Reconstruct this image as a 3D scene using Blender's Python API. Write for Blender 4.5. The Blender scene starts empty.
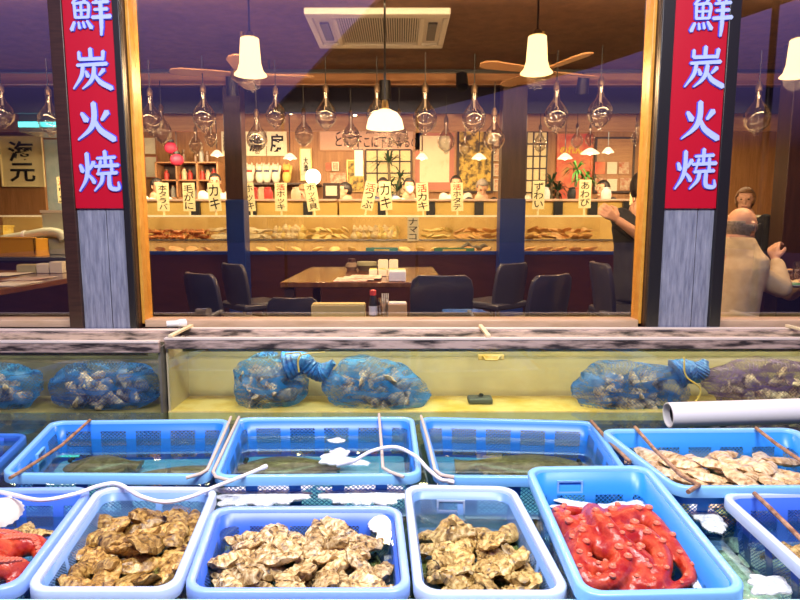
import bpy, bmesh, math, random
from mathutils import Vector, Matrix, noise
R = math.radians
rnd = random.Random(11)
SC = bpy.context.scene
COL = SC.collection
CZ, F, TH = 1.5, 600.0, R(7.3)
CT, ST = math.cos(TH), math.sin(TH)
V = Vector

def at(px, py, Y):
    """world point seen at pixel px,py at depth Y in front of the camera"""
    u, v = (px - 400) / F, (300 - py) / F
    d = V((u, CT + v * ST, -ST + v * CT))
    return V((0, 0, CZ)) + d * (Y / d.y)

def onz(px, py, drop):
    u, v = (px - 400) / F, (300 - py) / F
    d = V((u, CT + v * ST, -ST + v * CT))
    return V((0, 0, CZ)) + d * (-drop / d.z)

def ppm(p):
    """metres per pixel at world point p"""
    return (p.y * CT - (p.z - CZ) * ST) / F

# ------------------------------------------------------------------ materials
def nodes(name):
    m = bpy.data.materials.new(name); m.use_nodes = True
    nt = m.node_tree
    for n in list(nt.nodes): nt.nodes.remove(n)
    out = nt.nodes.new('ShaderNodeOutputMaterial')
    return m, nt, out

def N(nt, typ, **kw):
    n = nt.nodes.new('ShaderNode' + typ)
    for k, v in kw.items():
        if k in n.inputs.keys(): n.inputs[k].default_value = v
        else: setattr(n, k, v)
    return n

def c4(c): return (c[0], c[1], c[2], 1)

def mat(name, col, rough=.5, metal=0, col2=None, ns=12, stretch=(1, 1, 1), bump=0, emit=None, es=0, spec=.5, rand=0, lo=.35, hi=.65, detail=4, sss=0):
    m, nt, out = nodes(name)
    b = N(nt, 'BsdfPrincipled')
    b.inputs['Base Color'].default_value = c4(col)
    b.inputs['Roughness'].default_value = rough
    b.inputs['Metallic'].default_value = metal
    b.inputs['Specular IOR Level'].default_value = spec
    if col2 or bump:
        tc = N(nt, 'TexCoord'); mp = N(nt, 'Mapping'); mp.inputs['Scale'].default_value = stretch
        nt.links.new(tc.outputs['Object'], mp.inputs[0])
        vec = mp.outputs[0]
        if rand:
            oi = N(nt, 'ObjectInfo'); ad = N(nt, 'VectorMath', operation='ADD')
            sc_ = N(nt, 'VectorMath', operation='SCALE'); sc_.inputs['Scale'].default_value = 37
            cx = N(nt, 'CombineXYZ'); nt.links.new(oi.outputs['Random'], cx.inputs[0]); nt.links.new(oi.outputs['Random'], cx.inputs[1])
            nt.links.new(cx.outputs[0], sc_.inputs[0]); nt.links.new(vec, ad.inputs[0]); nt.links.new(sc_.outputs[0], ad.inputs[1]); vec = ad.outputs[0]
        no = N(nt, 'TexNoise'); no.inputs['Scale'].default_value = ns; no.inputs['Detail'].default_value = detail; no.inputs['Roughness'].default_value = .6
        nt.links.new(vec, no.inputs['Vector'])
        if col2:
            cr = N(nt, 'ValToRGB')
            cr.color_ramp.elements[0].position = lo; cr.color_ramp.elements[1].position = hi
            cr.color_ramp.elements[0].color = c4(col); cr.color_ramp.elements[1].color = c4(col2)
            nt.links.new(no.outputs['Fac'], cr.inputs[0])
            src = cr.outputs[0]
            if rand:
                hs = N(nt, 'HueSaturation'); mr = N(nt, 'MapRange')
                mr.inputs['To Min'].default_value = 1 - rand; mr.inputs['To Max'].default_value = 1 + rand
                nt.links.new(oi.outputs['Random'], mr.inputs[0]); nt.links.new(mr.outputs[0], hs.inputs['Value']); nt.links.new(src, hs.inputs['Color']); src = hs.outputs[0]
            nt.links.new(src, b.inputs['Base Color'])
        if bump:
            bp = N(nt, 'Bump'); bp.inputs['Strength'].default_value = bump; bp.inputs['Distance'].default_value = .01
            nt.links.new(no.outputs['Fac'], bp.inputs['Height']); nt.links.new(bp.outputs[0], b.inputs['Normal'])
    if emit:
        b.inputs['Emission Color'].default_value = c4(emit); b.inputs['Emission Strength'].default_value = es
    nt.links.new(b.outputs[0], out.inputs[0])
    return m

def glass(name, tint=(1, 1, 1), base=.04, edge=.6, blend=.25, rough=.0, gcol=(1, 1, 1)):
    """thin clear sheet: passes light straight, mirrors some of it, more at grazing angles"""
    m, nt, out = nodes(name)
    t = N(nt, 'BsdfTransparent'); t.inputs[0].default_value = c4(tint)
    g = N(nt, 'BsdfGlossy'); g.inputs['Roughness'].default_value = rough; g.inputs[0].default_value = c4(gcol)
    lw = N(nt, 'LayerWeight'); lw.inputs[0].default_value = blend
    mr = N(nt, 'MapRange'); mr.inputs['To Min'].default_value = base; mr.inputs['To Max'].default_value = edge
    nt.links.new(lw.outputs['Facing'], mr.inputs[0])
    mx = N(nt, 'MixShader'); nt.links.new(mr.outputs[0], mx.inputs[0]); nt.links.new(t.outputs[0], mx.inputs[1]); nt.links.new(g.outputs[0], mx.inputs[2])
    nt.links.new(mx.outputs[0], out.inputs[0])
    return m

def lattice(name, col, rough=.35, s=.017, t=.10, top=.145, bot=.012, panel=.15, pfill=(.14, .86)):
    """plastic crate wall pierced by panels of diamond holes (uv in metres)"""
    m, nt, out = nodes(name)
    b = N(nt, 'BsdfPrincipled'); b.inputs['Base Color'].default_value = c4(col); b.inputs['Roughness'].default_value = rough
    uv = N(nt, 'UVMap'); sp = N(nt, 'SeparateXYZ'); nt.links.new(uv.outputs[0], sp.inputs[0])
    def M(op, a, b_=None, c=None):
        n = N(nt, 'Math', operation=op)
        for i, x in enumerate((a, b_, c)):
            if x is None: continue
            if isinstance(x, (int, float)): n.inputs[i].default_value = x
            else: nt.links.new(x, n.inputs[i])
        return n.outputs[0]
    u, v = sp.outputs[0], sp.outputs[1]
    p = M('FRACT', M('DIVIDE', M('ADD', u, v), s)); q = M('FRACT', M('DIVIDE', M('ADD', M('SUBTRACT', u, v), 10.0), s))
    hole = M('MULTIPLY', M('COMPARE', p, .5, .5 - t), M('COMPARE', q, .5, .5 - t))
    pn = M('FRACT', M('DIVIDE', M('ADD', u, .02), panel))
    hole = M('MULTIPLY', hole, M('COMPARE', pn, (pfill[0] + pfill[1]) / 2, (pfill[1] - pfill[0]) / 2))
    hole = M('MULTIPLY', hole, M('COMPARE', v, (top + bot) / 2, (top - bot) / 2))
    tr = N(nt, 'BsdfTransparent'); mx = N(nt, 'MixShader')
    nt.links.new(hole, mx.inputs[0]); nt.links.new(b.outputs[0], mx.inputs[1]); nt.links.new(tr.outputs[0], mx.inputs[2]); nt.links.new(mx.outputs[0], out.inputs[0])
    return m

def netmat(name, col, dens=.45, s=60):
    """fine knotted netting: threads over see-through film of plastic"""
    m, nt, out = nodes(name)
    d = N(nt, 'BsdfPrincipled'); d.inputs['Base Color'].default_value = c4(col); d.inputs['Roughness'].default_value = .35
    tl = N(nt, 'BsdfTranslucent'); tl.inputs[0].default_value = c4(col)
    a = N(nt, 'MixShader'); a.inputs[0].default_value = .35
    nt.links.new(d.outputs[0], a.inputs[1]); nt.links.new(tl.outputs[0], a.inputs[2])
    uv = N(nt, 'UVMap'); sp = N(nt, 'SeparateXYZ'); nt.links.new(uv.outputs[0], sp.inputs[0])
    def M(op, x, y=None):
        n = N(nt, 'Math', operation=op)
        for i, q in enumerate((x, y)):
            if q is None: continue
            if isinstance(q, (int, float)): n.inputs[i].default_value = q
            else: nt.links.new(q, n.inputs[i])
        return n.outputs[0]
    p = M('FRACT', M('MULTIPLY', M('ADD', sp.outputs[0], sp.outputs[1]), s)); q = M('FRACT', M('MULTIPLY', M('ADD', M('SUBTRACT', sp.outputs[0], sp.outputs[1]), 10.), s))
    th = M('MAXIMUM', M('LESS_THAN', p, .16), M('LESS_THAN', q, .16))
    tcn = N(nt, 'TexCoord'); no = N(nt, 'TexNoise'); no.inputs['Scale'].default_value = 8; no.inputs['Distortion'].default_value = 1.5; mpn = N(nt, 'Mapping'); mpn.inputs['Scale'].default_value = (.7, .7, 2.2); mpn.inputs['Rotation'].default_value = (0, .5, 0); nt.links.new(tcn.outputs['Object'], mpn.inputs[0]); nt.links.new(mpn.outputs[0], no.inputs['Vector'])
    mr = N(nt, 'MapRange'); mr.inputs[1].default_value = .42; mr.inputs[2].default_value = .62; mr.inputs['To Min'].default_value = dens - .28; mr.inputs['To Max'].default_value = dens + .42
    nt.links.new(no.outputs['Fac'], mr.inputs[0])
    fac = M('MINIMUM', M('ADD', mr.outputs[0], M('MULTIPLY', th, .4)), 1.)
    tr = N(nt, 'BsdfTransparent'); mx = N(nt, 'MixShader')
    nt.links.new(fac, mx.inputs[0]); nt.links.new(tr.outputs[0], mx.inputs[1]); nt.links.new(a.outputs[0], mx.inputs[2]); nt.links.new(mx.outputs[0], out.inputs[0])
    return m

def glow(name, col, s):
    m, nt, out = nodes(name); e = N(nt, 'Emission'); e.inputs[0].default_value = c4(col); e.inputs[1].default_value = s
    nt.links.new(e.outputs[0], out.inputs[0]); return m

# ------------------------------------------------------------------ mesh builder
WL = {}
class MB:
    def __init__(s): s.v = []; s.f = []; s.uv = {}
    def add(s, vs, fs, M=None):
        b = len(s.v)
        for p in vs:
            p = V(p); s.v.append(M @ p if M else p)
        s.f += [tuple(b + i for i in f) for f in fs]; return b
    def box(s, x0, x1, y0, y1, z0, z1, M=None):
        s.add([(x, y, z) for z in (z0, z1) for y in (y0, y1) for x in (x0, x1)], [(0, 2, 3, 1), (4, 5, 7, 6), (0, 1, 5, 4), (2, 6, 7, 3), (0, 4, 6, 2), (1, 3, 7, 5)], M); return s
    def cbox(s, c, d, M=None):
        return s.box(c[0] - d[0] / 2, c[0] + d[0] / 2, c[1] - d[1] / 2, c[1] + d[1] / 2, c[2] - d[2] / 2, c[2] + d[2] / 2, M)
    def loft(s, rings, caps=True, closed=False, M=None):
        n = len(rings[0]); vs = [p for r in rings for p in r]; fs = []
        K = len(rings)
        for k in range(K if closed else K - 1):
            a, b = k * n, ((k + 1) % K) * n
            for i in range(n):
                j = (i + 1) % n; fs.append((a + i, a + j, b + j, b + i))
        if caps and not closed:
            fs.append(tuple(reversed(range(n)))); fs.append(tuple(range((K - 1) * n, K * n)))
        s.add(vs, fs, M); return s
    def tube(s, pts, r, n=8, caps=True, closed=False, M=None, flat=1):
        pts = [V(p) for p in pts]; K = len(pts); rr = r if isinstance(r, (list, tuple)) else [r] * K
        rings = []; up = None
        for k in range(K):
            if closed: t = pts[(k + 1) % K] - pts[k - 1]
            else: t = pts[min(k + 1, K - 1)] - pts[max(k - 1, 0)]
            t.normalize()
            if up is None:
                up = V((0, 0, 1)) if abs(t.z) < .9 else V((0, 1, 0))
            sd = t.cross(up); sd.normalize(); up = sd.cross(t); up.normalize()
            rings.append([pts[k] + (sd * math.cos(2 * math.pi * i / n) + up * math.sin(2 * math.pi * i / n) * flat) * rr[k] for i in range(n)])
        return s.loft(rings, caps, closed, M)
    def lathe(s, prof, n=20, c=(0, 0, 0), M=None, caps=False):
        c = V(c)
        rings = [[c + V((r * math.cos(2 * math.pi * i / n), r * math.sin(2 * math.pi * i / n), z)) for i in range(n)] for r, z in prof]
        return s.loft(rings, caps, False, M)
    def ell(s, c, rad, nu=16, nv=10, M=None):
        c = V(c); vs = [c + V((0, 0, -rad[2]))]
        for j in range(1, nv):
            a = -math.pi / 2 + math.pi * j / nv
            for i in range(nu):
                t = 2 * math.pi * i / nu; vs.append(c + V((rad[0] * math.cos(a) * math.cos(t), rad[1] * math.cos(a) * math.sin(t), rad[2] * math.sin(a))))
        vs.append(c + V((0, 0, rad[2]))); fs = []
        for i in range(nu):
            fs.append((0, 1 + (i + 1) % nu, 1 + i)); e = len(vs) - 1; b = 1 + (nv - 2) * nu
            fs.append((e, b + i, b + (i + 1) % nu))
        for j in range(nv - 2):
            a = 1 + j * nu
            for i in range(nu): fs.append((a + i, a + (i + 1) % nu, a + nu + (i + 1) % nu, a + nu + i))
        s.add(vs, fs, M); return s
    def cap(s, p0, p1, r0, r1, n=10):
        """tapered capsule"""
        p0, p1 = V(p0), V(p1); d = p1 - p0; L = d.length; q = d.normalized() if L > 1e-6 else V((0, 0, 1))
        pts = []; rr = []
        for a in (-88, -55, -25): pts.append(p0 + q * r0 * math.sin(R(a))); rr.append(r0 * math.cos(R(a)))
        pts += [p0, p1]; rr += [r0, r1]
        for a in (25, 55, 88): pts.append(p1 + q * r1 * math.sin(R(a))); rr.append(r1 * math.cos(R(a)))
        return s.tube(pts, rr, n)
    def chain(s, pts, rr, n=10):
        for k in range(len(pts) - 1): s.cap(pts[k], pts[k + 1], rr[k], rr[k + 1], n)
        return s
    def prism(s, poly, z0, z1, M=None):
        n = len(poly); s.add([(x, y, z0) for x, y in poly] + [(x, y, z1) for x, y in poly],
              [tuple(reversed(range(n))), tuple(range(n, 2 * n))] + [(i, (i + 1) % n, n + (i + 1) % n, n + i) for i in range(n)], M); return s
    def build(s, name, m, parent=None, smooth=True, ang=40, bevel=0, remesh=0, sm=0, uv=None, solid=0, jit=0):
        off = WL.get(parent.name, V((0, 0, 0))) if parent else V((0, 0, 0))
        me = bpy.data.meshes.new(name); me.from_pydata([p - off for p in s.v], [], s.f); me.validate()
        bm = bmesh.new(); bm.from_mesh(me); bmesh.ops.recalc_face_normals(bm, faces=bm.faces); bm.to_mesh(me); bm.free()
        if uv:
            l = me.uv_layers.new(name='UVMap')
            for lp in me.loops: l.data[lp.index].uv = uv[lp.vertex_index]
        me.materials.append(m)
        if smooth:
            me.polygons.foreach_set('use_smooth', [True] * len(me.polygons)); me.set_sharp_from_angle(angle=R(ang))
        o = bpy.data.objects.new(name, me); COL.objects.link(o)
        if parent: o.parent = parent; WL[o.name] = off
        else: WL[o.name] = V((0, 0, 0))
        if bevel:
            b = o.modifiers.new('b', 'BEVEL'); b.width = bevel; b.segments = 2; b.limit_method = 'ANGLE'
        if remesh:
            r = o.modifiers.new('r', 'REMESH'); r.mode = 'VOXEL'; r.voxel_size = remesh; r.use_smooth_shade = True
        if sm:
            q = o.modifiers.new('s', 'SMOOTH'); q.iterations = sm; q.factor = .5
        if solid:
            q = o.modifiers.new('d', 'SOLIDIFY'); q.thickness = solid
        return o

def tag(o, label, cat, group=None, kind=None):
    if label: o['label'] = label
    if cat: o['category'] = cat
    if group: o['group'] = group
    if kind: o['kind'] = kind
    return o

def thing(name, loc, label, cat, group=None):
    o = bpy.data.objects.new(name, None); COL.objects.link(o); o.location = loc; o.empty_display_size = .05
    WL[o.name] = V(loc); return tag(o, label, cat, group)

def struct(o): o['kind'] = 'structure'; return o

def sgroup(name, loc=(0, 0, 0)):
    o = bpy.data.objects.new(name, None); COL.objects.link(o); o.location = loc; WL[o.name] = V(loc); o['kind'] = 'structure'; return o

KIDS = {}
def dup(root, M, label=None, group=None):
    c = root.copy(); COL.objects.link(c); c.matrix_world = M
    if label: c['label'] = label
    if group: c['group'] = group
    for ch in root.children:
        d = ch.copy(); COL.objects.link(d); d.parent = c; d.matrix_parent_inverse = Matrix(); d.matrix_basis = ch.matrix_basis
        for g in ch.children:
            e = g.copy(); COL.objects.link(e); e.parent = d; e.matrix_basis = g.matrix_basis
    return c

def TRS(loc, rz=0, rx=0, ry=0, s=1):
    S = Matrix.Diagonal((s, s, s, 1)) if isinstance(s, (int, float)) else Matrix.Diagonal((*s, 1))
    return Matrix.Translation(V(loc)) @ Matrix.Rotation(rz, 4, 'Z') @ Matrix.Rotation(rx, 4, 'X') @ Matrix.Rotation(ry, 4, 'Y') @ S

class Proto:
    """a thing modelled once at the origin; the first put() moves it there, the later ones copy it"""
    def __init__(s, root): s.o = root; s.used = False
    def put(s, M, label, group=None):
        if not s.used:
            s.used = True; s.o.matrix_world = M; s.o['label'] = label
            if group: s.o['group'] = group
            return s.o
        return dup(s.o, M, label, group)

def text(body, w, h, mt, parent, M, name='lettering', bold=.02, depth=.001, line=.95):
    cu = bpy.data.curves.new('t', 'FONT'); cu.body = body; cu.align_x = 'CENTER'; cu.offset = bold; cu.space_line = line; cu.resolution_u = 2
    o = bpy.data.objects.new('t', cu); COL.objects.link(o)
    dg = bpy.context.evaluated_depsgraph_get(); me = bpy.data.meshes.new_from_object(o.evaluated_get(dg))
    bpy.data.objects.remove(o); bpy.data.curves.remove(cu)
    xs = [v.co.x for v in me.vertices]; ys = [v.co.y for v in me.vertices]
    cx, cy = (min(xs) + max(xs)) / 2, (min(ys) + max(ys)) / 2
    sx, sy = w / max(max(xs) - min(xs), .01), h / max(max(ys) - min(ys), .01)
    if sx > sy * 1.4: sx = sy * 1.4
    if sy > sx * 1.5: sy = sx * 1.5
    off = WL.get(parent.name, V((0, 0, 0)))
    for v in me.vertices:
        v.co = (M @ V(((v.co.x - cx) * sx, 0, (v.co.y - cy) * sy))) - off
    me.materials.append(mt)
    me.name = name; q = bpy.data.objects.new(name, me); COL.objects.link(q); q.parent = parent; WL[q.name] = off
    if depth:
        d = q.modifiers.new('d', 'SOLIDIFY'); d.thickness = depth; d.offset = 0
    return q

def ribbon(mb, pts, k, org, grow, y0, y1):
    """one brush stroke: pts (x,y,w) in a 100 box, catmull-rom, rounded ends -> prism facing -Y"""
    P = [V(p) for p in pts]
    if len(P) == 2: P = [P[0], (P[0] + P[1]) / 2, P[1]]
    A = [P[0] * 2 - P[1]] + P + [P[-1] * 2 - P[-2]]
    S = []
    for i in range(1, len(A) - 2):
        for t in [j / 6 for j in range(6)]:
            a, b, c, d = A[i - 1:i + 3]
            S.append(.5 * ((2 * b) + (c - a) * t + (2 * a - 5 * b + 4 * c - d) * t * t + (3 * b - a - 3 * c + d) * t ** 3))
    S.append(P[-1]); Lf, Rt = [], []
    for i, p in enumerate(S):
        t = S[min(i + 1, len(S) - 1)] - S[max(i - 1, 0)]; t = V((t.x, t.y)).normalized(); n = V((-t.y, t.x)); w = max(p.z, 1.5) / 2 + grow
        Lf.append(V((p.x, p.y)) + n * w); Rt.append(V((p.x, p.y)) - n * w)
    def capp(p, a, b, sgn):
        t = (S[1] - S[0]) if sgn < 0 else (S[-1] - S[-2]); t = V((t.x, t.y)).normalized() * sgn; w = max(p.z, 1.5) / 2 + grow
        return V((p.x, p.y)) + t * w * .75
    poly_l = Lf; poly_r = Rt
    e0 = capp(S[0], 0, 0, -1); e1 = capp(S[-1], 0, 0, 1)
    n = len(S)
    pt = lambda q, y: (org.x + (q.x - 50) * k, y, org.z - (q.y - 50) * k)
    vs = [pt(q, y0) for q in Lf] + [pt(q, y0) for q in Rt] + [pt(e0, y0), pt(e1, y0)]
    m = len(vs); vs += [(x, y1, z) for x, _, z in vs]
    fs = []
    for i in range(n - 1): fs.append((i, i + 1, n + i + 1, n + i))
    fs += [(2 * n, 0, n), (2 * n + 1, 2 * n - 1, n - 1)]
    fs += [tuple(m + i for i in reversed(f)) for f in fs]
    edge = [2 * n] + list(range(n)) + [2 * n + 1] + list(range(2 * n - 1, n - 1, -1))
    for i in range(len(edge)):
        a, b = edge[i], edge[(i + 1) % len(edge)]; fs.append((a, m + a, m + b, b))
    mb.add(vs, fs)

ORD = 'first second third fourth fifth sixth seventh eighth ninth tenth eleventh twelfth thirteenth fourteenth fifteenth sixteenth'.split()

def smooth_path(P, n=8):
    A = [P[0] * 2 - P[1]] + P + [P[-1] * 2 - P[-2]]; S = []
    for i in range(1, len(A) - 2):
        for k in range(n):
            tt = k / n; a, b, cc, d = A[i - 1:i + 3]
            S.append(.5 * ((2 * b) + (cc - a) * tt + (2 * a - 5 * b + 4 * cc - d) * tt * tt + (3 * b - a - 3 * cc + d) * tt ** 3))
    S.append(P[-1]); return S
# ------------------------------------------------------------------ shared materials
m_red = mat('sign_red', (.42, .0, .014), .45, emit=(.6, 0, .03), es=.1)
m_let = mat('sign_letter', (.40, .48, .86), .5, emit=(.5, .62, 1), es=.1)
m_leto = mat('sign_letter_edge', (.05, .07, .75), .5)
m_black = mat('black_trim', (.012, .010, .012), .4)
m_dbrown = mat('dark_brown_wood', (.03, .012, .008), .4, col2=(.055, .022, .014), ns=6, stretch=(1, 1, 12))
m_grey = mat('weathered_board', (.12, .13, .20), .8, col2=(.30, .31, .40), ns=9, stretch=(6, 6, .7), bump=.5, lo=.3, hi=.7)
m_gold = mat('golden_wood', (.60, .26, .03), .35, col2=(.70, .35, .06), ns=5, stretch=(3, 3, 3))
m_sill = mat('sill_wood', (.50, .33, .20), .35, col2=(.62, .42, .28), ns=5, stretch=(1, 6, 6))
m_pane = glass('window_glass', (.93, .93, .95), .11, .6, .2)
m_wallf = mat('dark_wall', (.04, .02, .015), .6)

# ------------------------------------------------------------------ camera
cam = bpy.data.cameras.new('camera'); cam.sensor_width = 36; cam.lens = 36 * F / 800; cam.clip_start = .05
co = bpy.data.objects.new('camera', cam); COL.objects.link(co); co.location = (0, 0, CZ); co.rotation_euler = (math.pi / 2 - TH, 0, 0)
SC.camera = co

# ------------------------------------------------------------------ window wall
YW = 3.35; WT = .11; ZS = CZ - .565; ZT = CZ + 1.45
w = MB().box(-5, 5, YW, YW + WT, 0, ZS - .02); struct(w.build('wall_front', m_wallf))
w = MB().box(-5, 5, YW, YW + WT, ZT, CZ + 1.75); struct(w.build('wall_front_upper', m_wallf))
cols = [(-1.83, -1.46, -1.757, -1.497), (1.365, 1.775, 1.432, 1.712)]
spans = [(-4.9, -1.83), (-1.46, 1.365), (1.775, 4.9)]
for i, (a, b) in enumerate(spans):
    g = sgroup('window_%d' % (i + 1), (a, YW, ZS)); fw = .02
    f = MB()
    f.box(a, a + fw, YW + .0, YW + WT, ZS, ZT).box(b - fw, b, YW, YW + WT, ZS, ZT)
    f.build('window_frame', m_gold, g, bevel=.004)
    MB().box(a + fw, b - fw, YW - .01, YW + WT, ZS - .02, ZS + .024).build('window_sill', m_sill, g, bevel=.005)
    MB().box(a + fw, b - fw, YW + .05, YW + .056, ZS + .024, ZT).build('window_pane', m_pane, g)
K = {}
K['fish_fresh'] = [[(24,2,7),(18,12,8),(7,24,4)],[(22,10,6),(41,9,8),(33,23,5)],[(12,25,7),(13,58,6)],[(12,25,6),(45,24,7),(44,57,7)],[(14,41,5),(42,40,5)],[(28,26,6),(28,56,6)],[(13,57,6),(44,56,6)],
  [(10,68,7),(2,86,9)],[(20,68,5),(22,82,7)],[(31,67,5),(34,80,7)],[(41,65,6),(51,81,10)],[(60,3,6),(67,16,9)],[(92,1,10),(82,17,5)],[(57,23,6),(95,20,8)],[(60,39,6),(92,37,8)],[(54,57,8),(99,54,10)],[(76,20,9),(76,70,9),(74,98,5)]]
K['charcoal'] = [[(50,1,9),(50,24,9)],[(22,9,7),(22,26,8)],[(22,26,8),(80,24,8)],[(81,7,9),(79,27,7)],[(16,40,7),(88,36,9)],[(30,38,8),(25,65,9),(4,95,3)],[(36,54,6),(41,66,10)],[(80,50,10),(68,63,5)],[(57,44,9),(54,64,10),(44,80,8),(26,95,3)],[(56,60,5),(70,79,11),(97,94,12)]]
K['fire'] = [[(20,30,8),(31,47,15)],[(82,27,14),(68,46,7)],[(50,6,12),(50,40,13),(40,66,11),(8,93,3)],[(50,44,6),(64,70,13),(96,92,15)]]
K['grill'] = [[(7,34,7),(12,49,11)],[(40,27,10),(29,45,5)],[(24,6,9),(24,45,10),(18,70,8),(2,96,3)],[(25,57,5),(34,67,8),(39,76,9)],[(48,18,6),(92,15,8)],[(68,1,9),(68,32,7)],[(57,24,7),(50,51,4)],[(82,22,7),(83,50,7)],[(42,37,7),(99,34,9)],[(47,55,7),(95,52,8)],[(60,55,9),(56,75,8),(38,96,3)],[(76,53,8),(76,84,10),(86,91,10),(98,89,8),(97,74,3)]]
signs = [(cols[0], [(91, 15), (92, 70), (95, 122), (99, 172)], 'first'), (cols[1], [(711, 16), (704, 68), (699, 121), (695, 170)], 'second')]
YB = 3.30
for i, ((a, b, p, q), chars, _n) in enumerate(signs):
    g = sgroup('trim_%d' % (i + 1), ((a + b) / 2, YB, 0))
    MB().box(a, b, YB + .012, YW + WT, 0, ZT + .1).build('column_core', m_dbrown, g)
    s1 = p + (q - p) * (.6 if i == 0 else .68)
    MB().box(p, s1 - .002, YB, YB + .012, 0, CZ + .16).build('weathered_board', m_grey, g, bevel=.003)
    MB().box(s1 + .002, q, YB, YB + .012, 0, CZ + .16).build('weathered_board', m_grey, g, bevel=.003)
    MB().box(a, p, YB - .02, YB + .012, 0, ZT + .1).build('black_trim', m_black if i else m_dbrown, g, bevel=.004)
    MB().box(q, b - (0 if i else .0), YB - .02, YB + .012, 0, ZT + .1).build('black_trim', m_black, g, bevel=.004)
    zb = at(100, 208.5, YB).z
    t = thing('sign_board', ((p + q) / 2, YB, zb), 'red vertical sign with pale characters on the weathered column ' + ('beside the orange crate counter' if i == 0 else 'next to the bald man'), 'sign', 'red column signs')
    MB().box(p, q, YB - .012, YB + .011, zb, CZ + 1.28).build('sign_panel', m_red, t, bevel=.002)
    sc_ = at(110, 50, YB)
    for k, (key, (px, py)) in enumerate(zip(K, chars)):
        o = at(px, py, YB - .014); sz = 41 * ppm(o) / 100
        for nm, gr, y0, y1, mm in (('letter_outline', 2.3, -.0155, -.011, m_leto), ('lettering', .1, -.0215, -.018, m_let)):
            mb = MB()
            for ks, st in enumerate(K[key]): ribbon(mb, st, sz, o, gr, YB + y0 - .00012 * ks, YB + y1)
            mb.build(nm, mm, t, smooth=False)

# ------------------------------------------------------------------ live tanks behind the stall
m_tglass = glass('tank_glass', (.93, .95, .86), .03, .5, .2)
m_rim = mat('tank_rim', (.52, .37, .31), .45, col2=(.03, .02, .02), ns=4, stretch=(1.5, 1, 9), lo=.42, hi=.62)
m_rimtop = mat('tank_rim_clean', (.72, .60, .52), .35)
m_tfloor = mat('tank_liner', (.70, .48, .09), .5, col2=(.82, .66, .28), ns=7, lo=.35, hi=.6)
m_tback = mat('tank_back', (.46, .38, .24), .4, col2=(.56, .48, .32), ns=3)
m_water = glass('tank_water', (.93, .96, .88), .05, .35, .25)
m_blackp = mat('black_plastic', (.015, .015, .018), .4)
DR = .577; ZF = CZ - .955
def tank(x0, x1, y0, y1, ztop, label, zband, back, floor):
    t = thing('seafood_tank', ((x0 + x1) / 2, (y0 + y1) / 2, 0), label, 'fish tank')
    MB().box(x0, x1, y0, y1, 0, ZF - .07).build('cabinet', m_blackp, t)
    MB().box(x0, x1, y0, y1, ZF - .07, ZF).build('tank_floor', floor, t)
    MB().box(x0, x1, y1 - .02, y1, ZF, ztop).build('back_wall', back, t)
    MB().box(x0, x0 + .012, y0 + .01, y1 - .02, ZF, ztop - .03).build('side_wall', back, t)
    MB().box(x1 - .012, x1, y0 + .01, y1 - .02, ZF, ztop - .03).build('side_wall', back, t)
    MB().box(x0 + .012, x1 - .012, y0, y0 + .008, ZF, ztop - zband).build('front_glass', m_tglass, t)
    MB().box(x0, x1, y0 - .008, y0 + .018, ztop - zband, ztop - .004).build('front_rim', m_rim, t, bevel=.004)
    MB().box(x0, x1, y0 - .01, y0 + .022, ztop - .006, ztop + .006).build('rim_cap', m_rimtop, t, bevel=.002)
    MB().box(x0, x1, y1 - .024, y1 + .012, ztop - .004, ztop + .006).build('rim_cap', m_rimtop, t, bevel=.002)
    MB().box(x0, x1, y1 - .05, y1 - .022, ztop - .06, ztop - .004).build('back_rim', m_rim, t, bevel=.004)
    w = MB().box(x0 + .014, x1 - .014, y0 + .01, y1 - .021, ztop - zband - .055, ztop - zband - .053).build('water_surface', m_water, t)
    return t
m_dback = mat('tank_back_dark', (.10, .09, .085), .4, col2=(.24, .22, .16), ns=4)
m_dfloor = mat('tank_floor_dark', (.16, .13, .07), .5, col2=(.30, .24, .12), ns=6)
XD = -1.185
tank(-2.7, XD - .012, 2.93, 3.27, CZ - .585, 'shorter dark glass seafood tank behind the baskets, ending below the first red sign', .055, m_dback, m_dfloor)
tank(XD, 2.7, 2.97, 3.27, CZ - .577, 'long glass seafood tank with yellow floor holding blue net bags', .052, m_tback, m_tfloor)
m_white = mat('white_plastic', (.78, .76, .76), .35)
m_cream = mat('cream_board', (.80, .66, .40), .5)
m_yel = mat('yellow_plastic', (.75, .48, .05), .4, col2=(.85, .68, .2), ns=30)
m_tube = glow('added_tube_glow', (1, .88, .60), 4); m_yell0 = mat('stained_strip', (.50, .36, .12), .5, col2=(.22, .15, .05), ns=8, stretch=(2, 1, 8))
for xa, xb, yy, zz, lb in ((XD + .1, 2.6, 3.006, CZ - DR - .03, 'added lamp tube hidden behind the front rim of the long tank'), (-2.6, XD - .1, 2.966, CZ - .585 - .034, 'added lamp tube hidden behind the front rim of the dark tank')):
    t = thing('added_tank_lamp', ((xa + xb) / 2, yy, zz), lb, 'lamp'); MB().tube([(xa, yy, zz), (xb, yy, zz)], .006, 8).build('tube', m_tube, t)  # tube added to brighten the net bags, hidden by the rim
    MB().box(xa - .02, xb + .02, yy - .016, yy - .012, zz - .040, zz + .02).build('glare_strip', m_yell0, t)  # strip added to keep the tube's reflection out of the basket water
    for x in (xa, xb): MB().cbox((x, yy, zz + .004), (.03, .02, .024)).build('end_cap', m_white if 'm_white' in globals() else m_rimtop, t)
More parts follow.
